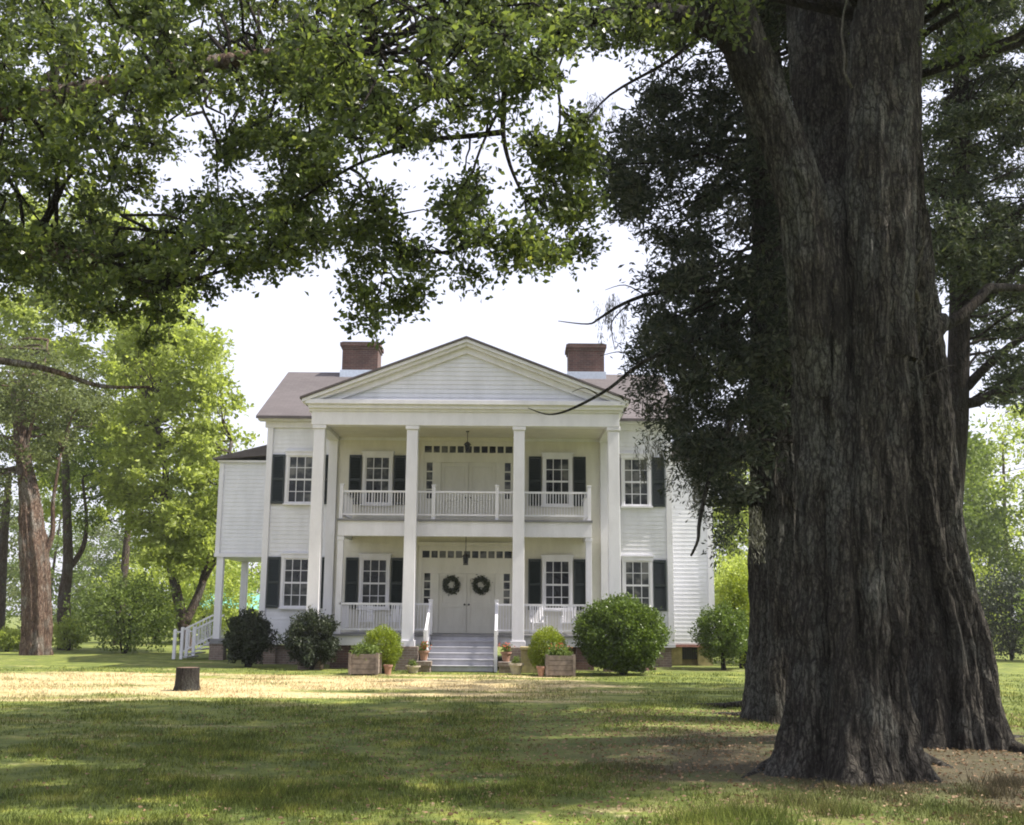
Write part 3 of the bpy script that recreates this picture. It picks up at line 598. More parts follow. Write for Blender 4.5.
# lanterns hung from the porch ceilings
for zc, zl, lab in ((7.55, 7.0, 'black lantern hanging on a rod from the upper balcony ceiling'), (4.30, 3.36, 'black lantern hanging on a long rod above the lower front doors')):
    L = empty('hanging_lantern', (UX, VY - 1.4, zl)); tag(L, lab, 'lantern', 'lanterns hanging over the porch doors')
    q = MB(); q.tube([(0, 0, zc - zl), (0, 0, 0.2)], [0.012, 0.012], 6); q.lathe((0, 0, zc - zl - 0.03), [(0.05, 0), (0.06, 0.03)], 10); q.build('rod', M['iron'], L, local=True)
    q = MB(); q.lathe((0, 0, 0.1), [(0.13, 0), (0.08, 0.06), (0.02, 0.11)], 8); q.lathe((0, 0, -0.16), [(0.07, 0), (0.09, 0.03)], 8)
    for i in range(4): a = math.pi / 4 + i * math.pi / 2; q.bar((0.08 * math.cos(a), 0.08 * math.sin(a), -0.13), (0.11 * math.cos(a), 0.11 * math.sin(a), 0.1), 0.015)
    q.build('cage', M['iron'], L, local=True)
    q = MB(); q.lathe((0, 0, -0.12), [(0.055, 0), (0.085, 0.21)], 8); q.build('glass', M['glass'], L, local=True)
# wreaths on the doors
for u, lab in ((-0.52, 'round dark green wreath on the left front door'), (0.47, 'round dark green wreath on the right front door')):
    c = np.array([UX + u, VY - 0.10, 2.60]); n = 900; a = RNG.uniform(0, 2 * math.pi, n); rr = 0.215 + RNG.normal(size=n) * 0.045
    P = np.stack([c[0] + rr * np.cos(a), c[1] + RNG.normal(size=n) * 0.025, c[2] + rr * np.sin(a)], 1)
    D = np.stack([-np.sin(a), np.zeros(n) - 0.2, np.cos(a)], 1)
    o = leaf_mesh('wreath', P, D, 0.085, 0.4, M['wreath']); o.data.transform(Matrix.Translation(-Vector(c))); o.location = c
    tag(o, lab, 'wreath', 'wreaths on the front doors')

# porch chairs
def make_chair():
    E_ = empty('porch_chair', (0, 0, 0))
    q = MB(); [q.box(-0.25, 0.25, -0.26 + i * 0.1, -0.18 + i * 0.1, 0.42, 0.445) for i in range(5)]; q.build('seat', M['trim'], E_, local=True)
    q = MB(); [q.bar((-0.22 + i * 0.088, 0.24, 0.44), (-0.22 + i * 0.088, 0.36, 1.05), 0.05, 0.018) for i in range(6)]; q.bar((-0.26, 0.37, 1.07), (0.26, 0.37, 1.07), 0.05, 0.07); q.build('backrest', M['trim'], E_, local=True)
    for x in (-0.27, 0.27):
        q = MB(); q.bar((x, -0.25, 0.04), (x, -0.25, 0.66), 0.045); q.build('leg', M['trim'], E_, local=True)
        q = MB(); q.bar((x, 0.27, 0.04), (x, 0.27, 0.66), 0.045); q.build('leg', M['trim'], E_, local=True)
        q = MB(); q.box(x - 0.04, x + 0.04, -0.32, 0.32, 0.66, 0.685); q.build('armrest', M['trim'], E_, local=True)
        q = MB(); pts = [(x, -0.45 + 0.9 * t, 0.03 + 0.10 * (2 * t - 1) ** 2) for t in [i / 8 for i in range(9)]]; q.tube(pts, [0.02] * 9, 6); q.build('rocker', M['trim'], E_, local=True)
    return E_
ch0 = make_chair()
for i, (u, v, rz, lab) in enumerate(((-3.15, -1.3, 0.15, 'white rocking chair on the lower porch nearest its left corner post'), (-2.25, -1.2, -0.2, 'white rocking chair on the lower porch just left of the front doors'),
                               (2.35, -1.2, 0.2, 'white rocking chair on the lower porch just right of the front doors'), (3.3, -1.3, -0.15, 'white rocking chair on the lower porch nearest its right corner post'))):
    o = ch0 if i == 0 else copy_tree(ch0); o.scale = (0.85, 0.85, 0.85); o.location = (UX + u, VY + v, 1.03); o.rotation_euler[2] = rz; tag(o, lab, 'chair', 'white chairs on the lower porch')

# ------------------------------------------------------------------ shrubs, planters, pots, stump
def bush(name, loc, rx, ry, h, zc, material, leaf, n, label, cat='shrub', group=None, stem_r=0.05, lump=0.23, asp=0.5, stems=4, power=0.35):
    E_ = empty(name, loc); tag(E_, label, cat, group)
    d = RNG.normal(size=(n, 3)); d /= np.linalg.norm(d, axis=1, keepdims=True)
    s = float(np.sum(np.abs(loc)) % 17)
    rad = np.array([1 + lump * 2 * noise.noise(Vector(x * 2.2) + Vector((s, 0, 0))) + lump * noise.noise(Vector(x * 5.0) + Vector((0, s, 0))) for x in d])
    rad *= RNG.uniform(0.2, 1, n) ** power
    rad += (RNG.uniform(size=n) < 0.07) * RNG.uniform(0, 0.16, n)
    P = np.array(loc) + np.stack([d[:, 0] * rx * rad, d[:, 1] * ry * rad, zc + d[:, 2] * h / 2 * rad], 1)
    k = P[:, 2] > loc[2] + 0.04
    leaf_mesh('foliage', P[k], d[k], leaf, asp, material, E_, spread=0.8)
    q = MB(); rnd = random.Random(int(s * 100))
    for i in range(stems):
        a = rnd.uniform(0, 6.28); r0 = stem_r * 1.2 * (stems > 1); e = (loc[0] + math.cos(a) * rx * .45, loc[1] + math.sin(a) * ry * .45, loc[2] + zc + h * 0.2)
        pts = wiggle((loc[0] + math.cos(a) * r0, loc[1] + math.sin(a) * r0, loc[2] - 0.05), e, 6, 0.1, 0, i); q.tube(pts, taper(stem_r, stem_r * .3, 6), 7)
    q.build('stem', M['bark_dark'], E_, smooth=True)
    return E_
bush('round_shrub', (W(249, 640, 35.0)[0], 35.0, 0), 0.70, 0.7, 1.52, 0.9, M['dark_shrub'], 0.08, 16000, 'dark rounded shrub below the left corner of the house wall')
x, y, z = G(312, 664); bush('round_shrub', (W(312, 640, 33.6)[0], 33.6, 0), 0.76, 0.72, 1.45, 0.88, M['dark_shrub'], 0.08, 16000, 'dark rounded shrub on a short stem in front of the leftmost porch column', stems=1, stem_r=0.07)
x, y, z = G(622, 668); bush('camellia_shrub', (3.15, 32.0, 0), 1.27, 1.15, 2.1, 1.12, M['camellia'], 0.09, 30000, 'largest rounded green shrub at the right end of the porch', lump=0.10)
bush('topiary_shrub', (6.75, 35.6, 0), 0.88, 0.8, 1.75, 1.12, M['camellia'], 0.085, 11000, 'ball-shaped green shrub on a single stem before the right wing', lump=0.2, stems=1, stem_r=0.09)
for px, lab in ((381, 'yellow-green trimmed bush left of the front steps'), (548, 'yellow-green trimmed bush right of the front steps')):
    x = W(px, 668, 31.6)[0]; bush('boxwood_bush', (x, 31.8, 0), 0.55, 0.5, 1.28, 0.66, M['boxwood'], 0.05, 12000, lab, group='boxwood bushes flanking the steps', lump=0.08)
def planter(px, Y, label, red=True):
    x = W(px, 670, Y)[0]; E_ = empty('planter', (x, Y, 0)); tag(E_, label, 'planter', 'square flower planters flanking the steps')
    q = MB(); hw = 0.36
    for i in range(4):
        z0 = 0.02 + i * 0.135
        q.box(-hw, hw, -hw, -hw + 0.03, z0, z0 + 0.125); q.box(-hw, hw, hw - 0.03, hw, z0, z0 + 0.125); q.box(-hw, -hw + 0.03, -hw + 0.031, hw - 0.031, z0, z0 + 0.125); q.box(hw - 0.03, hw, -hw + 0.031, hw - 0.031, z0, z0 + 0.125)
    q.build('side_board', M['crate'], E_, local=True)
    boxes('corner_post', M['crate'], [(sx_ * (hw + 0.012) - 0.035, sx_ * (hw + 0.012) + 0.035, sy_ * (hw + 0.012) - 0.035, sy_ * (hw + 0.012) + 0.035, 0, 0.58) for sx_ in (-1, 1) for sy_ in (-1, 1)], E_)
    q = MB(); q.box(-hw + 0.03, hw - 0.03, -hw + 0.03, hw - 0.03, 0.05, 0.5); q.build('soil', M['soil'], E_, local=True)
    c, d, t = clump_leaves([(x + RNG.uniform(-.2, .2), Y + RNG.uniform(-.2, .2), 0.58) for _ in range(14)], [0.25] * 14, 18, 14, 1.0)
    leaf_mesh('leaf_tuft', c, d, 0.07, 0.5, M['mid'], E_)
    if not red: return
    n = 30; P = np.array([x, Y, 0.8]) + RNG.normal(size=(n, 3)) * [0.12, 0.1, 0.06]; leaf_mesh('blossom', P, RNG.normal(size=(n, 3)), 0.055, 0.9, M['flower'], E_)
planter(365, 31.0, 'square wooden planter of low greenery left of the steps', False); planter(560, 31.0, 'square wooden planter with red flowers right of the steps')
def pot(px, py, Y, r, h, label, flower=True, z=0.0, m=None, plant=0.16):
    x = W(px, py, Y)[0]; E_ = empty('flower_pot', (x, Y, z)); tag(E_, label, 'flower pot')
    q = MB(); q.lathe((0, 0, 0), [(r * .62, 0), (r * .92, h * .8), (r * 1.08, h * .8), (r * 1.1, h), (r * .95, h), (r * .9, h * .86)], 18); q.build('pot', m or M['terra'], E_, local=True, smooth=False)
    if plant:
        c, d, t = clump_leaves([(x, Y, z + h + plant * .5)] * 3, [plant] * 3, 14, 7, 1.0); leaf_mesh('leaf_tuft', c, d, 0.06, 0.5, M['mid'], E_)
    if flower:
        n = 34; P = np.array([x, Y, z + h + plant]) + RNG.normal(size=(n, 3)) * [0.1, 0.08, 0.05]; leaf_mesh('blossom', P, RNG.normal(size=(n, 3)), 0.06, 0.9, M['flower'], E_)
pot(388, 668, 30.9, 0.12, 0.26, 'small terracotta pot beside the left trimmed bush', False, plant=0)
pot(541, 672, 30.7, 0.12, 0.26, 'small terracotta pot between the right trimmed bush and its planter', False, plant=0)
pot(413, 666, 31.9, 0.2, 0.2, 'wide shallow clay pot on the ground left of the steps', False, m=M['stone'], plant=0.1)
pot(506, 655, 32.6, 0.15, 0.28, 'flower pot of orange-red blooms right beside the steps handrail', True, z=0.3)
pot(424, 650, 32.6, 0.15, 0.28, 'flower pot of orange-red blooms left beside the steps handrail', True, z=0.32)
pot(516, 670, 31.6, 0.2, 0.3, 'low pale stone pot on the ground right of the steps', False, m=M['stone'], plant=0.12)
for u, lab in ((-1.42, 'low brick plinth holding the flower pot left of the steps'), (1.45, 'low brick plinth holding the flower pot right of the steps')):
    q = MB(); q.box(-0.2, 0.2, -0.2, 0.2, -0.02, 0.16); q.box(-0.23, 0.23, -0.23, 0.23, 0.16, 0.3); o = q.build('plinth', M['brick_old'], bevel=0.01); o.location = (W(424, 650, 32.6)[0] if u < 0 else W(506, 655, 32.6)[0], 32.6, 0.0); tag(o, lab, 'plinth')
# pale stone block by the right inner column
q = MB(); q.box(-0.3, 0.3, -0.28, 0.28, -0.03, 0.62); q.box(-0.33, 0.33, -0.31, 0.31, 0.62, 0.72); o = q.build('stone_block', M['plinth'], bevel=0.02); o.location = (W(521, 660, 33)[0] + 0.3, 33.0, 0); tag(o, 'yellow-brown stone block beside the right inner column pedestal', 'block')
# heap of bricks by the camellia
def rubble(cx, cy, n, name, label, m):
    q = MB(); rnd = random.Random(n)
    for i in range(n):
        a, e = Vector((cx + rnd.gauss(0, .22), cy + rnd.gauss(0, .12), 0.05 + rnd.random() * .12)), rnd.uniform(0, 3.1); dx = Vector((math.cos(e), math.sin(e), rnd.uniform(-.2, .2))) * .11
        q.bar(a - dx, a + dx, 0.1, 0.07)
    o = q.build(name, m); tag(o, label, 'bricks', kind=None); return o
rubble(W(638, 664, 33.0)[0], 33.0, 16, 'brick_pile', 'small heap of reddish bricks right of the largest shrub', M['brick'])
# stump
x, y, z = G(187, 690); S = empty('tree_stump', (x, y, 0)); tag(S, 'short dark cut tree stump standing alone on the lawn', 'stump')
q = MB(); n = 40
V = []; hs = [-.05, 0.02, 0.1, 0.25, 0.4, 0.47]
for i, zz in enumerate(hs):
    for j in range(n):
        a = 2 * math.pi * j / n; r = 0.235 * (1 + 0.22 * math.exp(-zz / .08) * (0.6 + 0.4 * math.cos(5 * a))) * (1 + 0.04 * math.cos(3 * a + 1) + 0.03 * math.cos(7 * a)) + 0.012 * noise.noise(Vector((math.cos(a) * 5, math.sin(a) * 5, zz * 2)))
        V.append((x + r * math.cos(a), y + r * math.sin(a), zz))
q.add(V, [(i * n + j, i * n + (j + 1) % n, (i + 1) * n + (j + 1) % n, (i + 1) * n + j) for i in range(len(hs) - 1) for j in range(n)]); q.build('bark', M['stump'], S, smooth=True)
q = MB(); q.add([(x + v[0] - x, v[1], 0.468) for v in V[-n:]], [tuple(range(n))]); q.build('cut_top', M['cutwood'], S)
# teal-roofed shed far behind the side porch
SH = empty('shed', (-15.6, 62, 0)); tag(SH, 'low shed with a teal metal roof seen behind the side porch', 'shed')
q = MB(); q.box(-2.3, 3.2, 0, 4, 0, 1.9); q.build('wall', M['siding'], SH, local=True)
q = MB(); q.add([(-2.6, -0.3, 1.85), (3.5, -0.3, 1.85), (3.5, 2, 2.75), (-2.6, 2, 2.75), (3.5, 4.3, 1.85), (-2.6, 4.3, 1.85)], [(0, 1, 2, 3), (3, 2, 4, 5)]); q.build('roof', M['teal'], SH, local=True)

# ------------------------------------------------------------------ the three old trunks in front
def stem_path(pts):              # (px, py, Y, half width px) -> world x, y, z, r
    out = []
    for px, py, Y, hw in pts:
        p = W(px, py, Y); d = Y * math.cos(TH) + (p[2] - EYE) * math.sin(TH); out.append((p[0], p[1], p[2], hw / F * d))
    return out
T1 = empty('old_cedar', (G(850, 752)[0], 11.7, 0)); tag(T1, 'nearest massive grey fluted tree trunk with a wide flared base', 'tree')
p = stem_path([(850, 752, 11.7, 54), (850, 690, 11.7, 51), (851, 600, 11.7, 49), (851, 500, 11.7, 48), (851, 400, 11.7, 49), (851, 300, 11.7, 51), (853, 240, 11.75, 48), (856, 190, 11.85, 38), (856, 120, 12.0, 22)])
p[0] = (p[0][0], p[0][1], -0.08, p[0][3])
fluted('trunk', p, T1, M['bark'], seed=3, flare=0.62, flare_h=0.42, flute=0.095, rough=0.042, segs=320, dz=0.04, k=(3, 5, 9, 16), grooves=((-1.92, 0.20, 0.36, 3.4, 20), (-1.75, 0.07, 0.12, 1.6, 4.0), (-1.05, 0.10, 0.12, 1.4, 6.5), (-0.75, 0.09, 0.14, -0.5, 1.2), (-2.5, 0.10, 0.12, 0.5, 5.0), (-1.45, 0.07, 0.09, 3.5, 6.2)))
for pts, sd in (([(820, 400, 11.6, 18), (816, 330, 11.5, 22), (811, 260, 11.45, 22), (800, 190, 11.4, 21), (770, 110, 11.4, 20), (739, 25, 11.3, 19), (707, -60, 11.2, 17), (670, -180, 11.0, 17)], 5),
                ([(880, 360, 11.55, 28), (878, 260, 11.5, 30), (878, 170, 11.5, 31), (882, 80, 11.5, 31), (888, 0, 11.5, 31), (905, -120, 11.6, 30), (920, -240, 11.8, 24)], 8),
                ([(850, 300, 12.5, 22), (840, 200, 13.0, 30), (830, 100, 13.3, 34), (826, 0, 13.5, 35), (825, -140, 13.6, 30)], 11)):
    fluted('stem', stem_path(pts), T1, M['bark'], seed=sd, flare=0.0, flute=0.09, rough=0.032, segs=170, dz=0.05, k=(2, 3, 7, 11))
T2 = empty('old_cedar', (G(785, 700)[0], 18.0, 0)); tag(T2, 'fluted old tree furthest left of the three trunks, under dark hanging foliage', 'tree')
p = stem_path([(785, 702, 18, 30), (785, 640, 18, 30), (785, 500, 18, 31), (783, 380, 18, 29), (778, 240, 18, 23), (765, 100, 18, 18), (755, -60, 18, 13)]); p[0] = (p[0][0], p[0][1], -0.08, p[0][3])
fluted('trunk', p, T2, M['bark'], seed=21, flare=0.35, flare_h=0.5, flute=0.10, rough=0.035, segs=150, dz=0.08)
T3 = empty('old_cedar', (G(950, 722)[0], 14.6, 0)); tag(T3, 'leaning old tree trunk right of the nearest massive trunk', 'tree')
p = stem_path([(950, 726, 14.6, 42), (944, 640, 14.6, 38), (926, 540, 14.5, 36), (912, 412, 14.4, 36), (899, 300, 14.3, 34), (888, 180, 14.1, 30), (884, 60, 14.0, 30), (878, -80, 14, 24)]); p[0] = (p[0][0], p[0][1], -0.08, p[0][3])
fluted('trunk', p, T3, M['bark'], seed=33, flare=0.45, flare_h=0.5, flute=0.12, rough=0.04, segs=240, dz=0.05, grooves=((-1.9, 0.12, 0.15, -0.5, 2.6), (-1.2, 0.1, 0.12, -0.5, 1.5)))
def limb(mb, pts, r0, r1, n=10):
    out = []; P = [Vector(p_) for p_ in pts]
    for i in range(len(P) - 1):
        p0, p1, p2, p3 = P[max(i - 1, 0)], P[i], P[i + 1], P[min(i + 2, len(P) - 1)]
        for t_ in (0, .25, .5, .75): out.append(0.5 * (2 * p1 + (p2 - p0) * t_ + (2 * p0 - 5 * p1 + 4 * p2 - p3) * t_ * t_ + (3 * p1 - p0 - 3 * p2 + p3) * t_ ** 3))
    out.append(P[-1]); mb.tube(out, taper(r0, r1, len(out)), n); return out
# surface roots
def root(parent, pts, r0, r1, m=None, n=10):
    q = MB(); P = [Vector(p_) for p_ in pts]; out = []
    for i in range(len(P) - 1):
        for t in (0, .33, .66): out.append(P[i].lerp(P[i + 1], t))
    out.append(P[-1]); out = [v + Vector((0, 0, 0.02 * noise.noise(v * 3))) for v in out]
    q.tube(out, taper(r0, r1, len(out)), n); q.build('root', m or M['bark'], parent, smooth=True)
g = lambda px, py, dz=0: (G(px, py)[0], G(px, py)[1], dz)
root(T2, [g(800, 708, .30), g(785, 712, .10), g(765, 716, .04), g(735, 716, .0), g(700, 712, -.05)], 0.13, 0.04)
root(T3, [g(935, 735, .3), g(960, 745, .10), g(985, 748, .05), g(1030, 756, .03), g(1075, 752, -.04)], 0.13, 0.06, M['bark_dark'])
root(T3, [g(955, 735, .35), g(975, 742, .1), g(1000, 740, .02), g(1040, 735, -.05)], 0.12, 0.04)
root(T1, [g(790, 765, .1), g(765, 772, .02), g(745, 780, -.01), g(720, 790, -.05)], 0.11, 0.03)
root(T1, [g(915, 768, .12), g(935, 768, .03), g(955, 772, -.01), g(985, 776, -.05)], 0.11, 0.03)
root(T3, [g(905, 742, .25), g(925, 738, .32), g(945, 736, .30), g(958, 740, .15), g(966, 748, .0)], 0.07, 0.04)
root(T3, [g(938, 735, .5), g(934, 745, .22), g(930, 752, .0)], 0.06, 0.04, M['bark_dark'])
root(T1, [g(830, 775, .1), g(822, 785, .02), g(805, 795, 0), g(790, 800, -.05)], 0.08, 0.03)
root(T2, [g(760, 705, .2), g(748, 708, .08), g(725, 707, .03), g(690, 703, -.03)], 0.09, 0.03)
root(T3, [g(985, 735, .2), g(1000, 742, .06), g(1020, 748, .02), g(1060, 765, -.05)], 0.09, 0.03)
# knot and broken snag on the leaning trunk
q = MB(); c = Vector(W(938, 322, 14.2)); q.tube([c + Vector((-.25, .05, -.2)), c + Vector((0, 0, 0)), c + Vector((.12, -.03, .06))], [0.26, 0.17, 0.06], 12); q.build('knot', M['bark'], T3, smooth=True)
q = MB(); q.tube(wiggle(W(935, 330, 14.3), W(1060, 262, 15.6), 8, 0.08, 0, 4), taper(0.09, 0.04, 8), 10); q.build('limb', M['bark_dark'], T3, smooth=True)
q = MB(); q.tube(wiggle(W(897, 300, 12.0), W(928, 238, 11.6), 6, 0.15, 0, 2), taper(0.03, 0.01, 6), 6); q.build('dead_twig', M['deadwood'], T1, smooth=True); q = MB(); q.tube(wiggle(W(918, 300, 13.0), W(905, 262, 12.6), 5, 0.15, 0, 3), taper(0.03, 0.01, 5), 6); q.build('dead_twig', M['deadwood'], T1, smooth=True)
q = MB(); q.tube(wiggle(W(852, 88, 11.2), W(838, -20, 11.0), 7, 0.2, 0, 5), taper(0.014, 0.009, 7), 6); q.build('dead_twig', M['deadwood'], T1, smooth=True)
for k_ in range(7):
    q = MB(); q.tube(wiggle(W(905 + k_ * 3, 300 + k_ * 16, 13.9 - .1 * k_), W(925 + 14 * k_ % 40, 215 + 30 * k_, 13.2), 5, 0.2, 0, k_), taper(0.012, 0.005, 5), 5); q.build('dead_twig', M['deadwood'], T3, smooth=True)

# --- dark drooping foliage of the second cedar
def inside(px, py, poly):
    c = False; n = len(poly)
    for i in range(n):
        (x1, y1), (x2, y2) = poly[i], poly[(i + 1) % n]
        if (y1 > py) != (y2 > py) and px < (x2 - x1) * (py - y1) / (y2 - y1) + x1: c = not c
    return c
def scatter(poly, n, Y0, Y1, seed):
    rnd = random.Random(seed); xs = [p_[0] for p_ in poly]; ys = [p_[1] for p_ in poly]; out = []
    while len(out) < n:
        px, py = rnd.uniform(min(xs), max(xs)), rnd.uniform(min(ys), max(ys))
        if inside(px, py, poly): out.append(W(px, py, rnd.uniform(Y0, Y1)))
    return out
poly2 = [(610, -30), (625, 20), (655, 60), (625, 120), (600, 150), (622, 215), (650, 250), (640, 300), (640, 345), (665, 380), (660, 420), (690, 450), (712, 490), (735, 505), (750, 470), (790, 400), (830, 360), (840, 0), (840, -60), (620, -60)]
poly2 = [(px + 4, py) for px, py in poly2]
cs = scatter(poly2, 350, 15.4, 20.4, 5)
rs = [random.uniform(0.32, 0.62) for _ in cs]
c, d, t = clump_leaves(cs, rs, 18, 12, 0.7, 0.35, 0.07)
leaf_mesh('foliage', c, d, 0.125, 0.34, M['cedar'], T2, spread=0.8); twig_mesh('twig', t, 0.006, M['bark_dark'], T2)
cs2 = scatter([(632, 330), (645, 430), (690, 500), (730, 545), (752, 520), (760, 400), (750, 330), (700, 300)], 48, 16.5, 18.5, 9)
c, d, t = clump_leaves(cs2, [0.4] * len(cs2), 26, 14, 1.0, 0.8, 0.05); leaf_mesh('foliage', c, d, 0.09, 0.25, M['cedar'], T2, spread=0.5)
def moss(parent, spots, ln, n=70):
    Cs = []
    for s_ in spots:
        for k_ in range(7):
            b0 = np.array(s_) + RNG.normal(size=3) * [0.10, 0.1, 0.05]; L = ln * RNG.uniform(.5, 1.1); tt = RNG.uniform(0, 1, n)[:, None]
            Cs.append(b0 + np.concatenate([np.sin(tt * 4 + k_) * 0.03, np.cos(tt * 3) * 0.03, -tt * L], 1) + RNG.normal(size=(n, 3)) * [0.035, 0.035, 0.02])
    P = np.concatenate(Cs); D = np.tile([0, 0, -1.0], (len(P), 1)); leaf_mesh('moss_beard', P, D, 0.08, 0.16, M['moss'], parent, spread=0.35)
moss(T2, [W(597, 95, 17), W(595, 140, 17), W(660, 330, 17), W(612, 300, 17.2), W(700, 470, 17), W(755, 510, 17.3), W(650, 440, 17.2), W(730, 200, 16.2), W(690, 350, 16.4), W(740, 430, 16.6)], 0.75)
q = MB(); rnd = random.Random(3)
for c_ in cs[::3]:
    z0 = min(max(c_[2] + rnd.uniform(0.2, 1.4), 3.2), 13); base = Vector((T2.location.x, 18.0, z0)); q.tube(wiggle(base, c_, 7, 0.12, 0.03, rnd.random()), taper(0.045, 0.01, 7), 6)
q.build('limb', M['bark_dark'], T2, smooth=True)
q = MB()
limb(q, [W(760, 270, 17.5), W(715, 290, 16.6), W(660, 292, 16.2), W(625, 303, 16), W(600, 318, 16), W(588, 324, 16), W(558, 321, 16)], 0.055, 0.006, 7)
limb(q, [W(760, 300, 17.5), W(715, 330, 16.2), W(680, 345, 15.8), W(640, 364, 15.6), W(610, 388, 15.5), W(580, 405, 15.4), W(560, 413, 15.4), W(545, 414, 15.4), W(528, 408, 15.4)], 0.05, 0.006, 7)
limb(q, [W(740, 400, 17), W(712, 470, 16.6), W(700, 520, 16.5), W(698, 540, 16.5), W(691, 556, 16.5)], 0.05, 0.018, 7)
limb(q, [W(630, 303, 16), W(612, 322, 16), W(615, 350, 16)], 0.015, 0.005, 5)
limb(q, [W(645, 295, 16.2), W(625, 285, 16), W(605, 290, 16)], 0.015, 0.004, 5)
limb(q, [W(640, 364, 15.6), W(622, 352, 15.6), W(600, 356, 15.6)], 0.015, 0.004, 5)
limb(q, [W(600, 396, 15.5), W(585, 388, 15.5), W(572, 392, 15.4)], 0.012, 0.004, 5)
q.build('bare_branch', M['bark'], T2, smooth=True)

# --- slim conifer beyond on the right
def generic_limbs(parent, base_xy, targets, zlo, m, r0=0.06, every=2, seed=0, name='limb', rise=0.45):
    q = MB(); rnd = random.Random(seed)
    for c_ in targets[::every]:
        hd = math.hypot(c_[0] - base_xy[0], c_[1] - base_xy[1]); z0 = max(zlo, c_[2] - hd * rise - rnd.uniform(0, .8))
        q.tube(wiggle((base_xy[0], base_xy[1], z0), c_, 7, 0.10, 0.02, rnd.random()), taper(r0, r0 * .2, 7), 6)
    q.build(name, m, parent, smooth=True)
x4 = W(955, 250, 23)[0]; T4 = empty('slim_pine', (x4, 23, 0)); tag(T4, 'slim dark straight trunk with level branches behind the leaning trunk', 'tree')
xb = W(938, 660, 23)[0]; q = MB(); q.tube([(xb, 23, -.1), W(946, 560, 23), W(957, 420, 23), W(960, 300, 23), W(961, 150, 23), W(961, 20, 23), (x4 + .3, 23, 17)], [0.30, 0.26, 0.24, 0.22, 0.19, 0.15, 0.06], 14); q.build('trunk', M['bark_dark'], T4, smooth=True)
cs = scatter([(915, -80), (1100, -80), (1110, 200), (1080, 390), (1000, 400), (940, 250), (915, 120)], 380, 20.0, 27.5, 12) + scatter([(925, 215), (1000, 225), (995, 285), (925, 275)], 10, 21, 23, 13)
c, d, t = clump_leaves(cs, [random.uniform(.35, .75) for _ in cs], 16, 14, 0.6, 0.15, 0.09); leaf_mesh('foliage', c, d, 0.15, 0.3, M['pine'], T4); twig_mesh('twig', t, 0.012, M['bark_dark'], T4)
generic_limbs(T4, (x4, 23), cs, 5.5, M['bark_dark'], 0.035, 5, 3, rise=0.1)
q = MB()
for a, b_ in (((958, 405), (1060, 385)), ((955, 395), (1040, 330)), ((955, 240), (1050, 200)), ((955, 135), (1040, 100)), ((955, 210), (905, 150)), ((955, 320), (1060, 240))): q.tube(wiggle(W(*a, 23), W(*b_, 22), 7, 0.08, 0.02, a[1]), taper(0.13, 0.05, 7), 8)
q.build('limb', M['bark_dark'], T4, smooth=True)

# ------------------------------------------------------------------ overhanging oak, trunk out of frame on the left
OX, OY = -8.2, 10.5
T5 = empty('spreading_oak', (OX, OY, 0)); tag(T5, 'broad-leaved oak whose dense canopy hangs across the upper left', 'tree')
fluted('trunk', [(OX, OY, -0.1, 0.5), (OX, OY, 1.5, 0.46), (OX + .1, OY, 3.2, 0.44), (OX + .3, OY, 5, 0.42), (OX + .4, OY, 7.5, 0.36), (OX + .5, OY, 11, 0.22)], T5, M['bark_red'], seed=50, flare=0.5, segs=80, dz=0.15)
polyA = [(-60, -40), (330, -40), (330, 150), (310, 190), (265, 225), (235, 250), (205, 275), (150, 280), (90, 255), (40, 235), (-60, 235)]
polyA2 = [(-40, 225), (100, 240), (200, 260), (235, 265), (225, 318), (190, 345), (120, 335), (90, 318), (40, 290), (-40, 280)]
polyB = [(300, -40), (610, -40), (585, 30), (560, 90), (500, 120), (420, 138), (350, 170), (300, 200)]
polyC = [(335, 205), (365, 185), (400, 205), (432, 240), (425, 285), (395, 318), (358, 318), (345, 260)]
polyD = [(440, 190), (500, 165), (560, 175), (590, 210), (585, 255), (545, 262), (500, 250), (470, 275), (445, 262)]
polyE = [(225, 200), (300, 205), (330, 235), (290, 248), (262, 275), (225, 270)]
polyF = [(520, 60), (585, 80), (600, 160), (560, 190), (530, 140)]
near = scatter(polyA, 320, 8.5, 15, 1)
_r = random.Random(77)
def _keep(p_):                          # the crown thins out towards its lower outer edge
    low = (p_[2] - EYE) / p_[1]; return not (p_[0] / p_[1] < -0.19 and low < 0.50 and _r.random() < 0.45)
near = [p_ for p_ in near if _keep(p_)]
near += scatter(polyB, 88, 8.0, 13.0, 2) + scatter(polyE, 20, 9.5, 12, 3) + scatter(polyA2, 36, 9.5, 13, 8)
right = scatter(polyC, 22, 10, 11.8, 4) + scatter(polyD, 26, 9.5, 11.5, 5) + scatter(polyF, 12, 9.5, 11.5, 6) + scatter([(575, -40), (745, -40), (735, 30), (690, 55), (640, 35), (600, 60)], 20, 9.8, 11.8, 17) + scatter(polyB, 30, 9.0, 12.0, 7)
rn = [random.uniform(.25, .5) for _ in near]; rr_ = [random.uniform(.22, .4) for _ in right]
c, d, t = clump_leaves(near, rn, 17, 13, 0.75, 0.15, 0.035); leaf_mesh('foliage', c, d, 0.072, 0.55, M['oak'], T5); twig_mesh('twig', t, 0.005, M['bark_dark'], T5)
q = MB()
L1 = limb(q, [(OX + .2, OY, 4.2), W(-120, 262, 10.5), W(0, 246, 10.6), W(60, 254, 10.8), W(120, 272, 11.2), W(150, 295, 11.5)], 0.22, 0.05)
L2 = limb(q, [(OX + .1, OY, 3.4), W(-100, 350, 10.5), W(0, 361, 10.2), W(50, 370, 10.2), W(100, 386, 10.3), W(150, 387, 10.4)], 0.06, 0.012, 7)
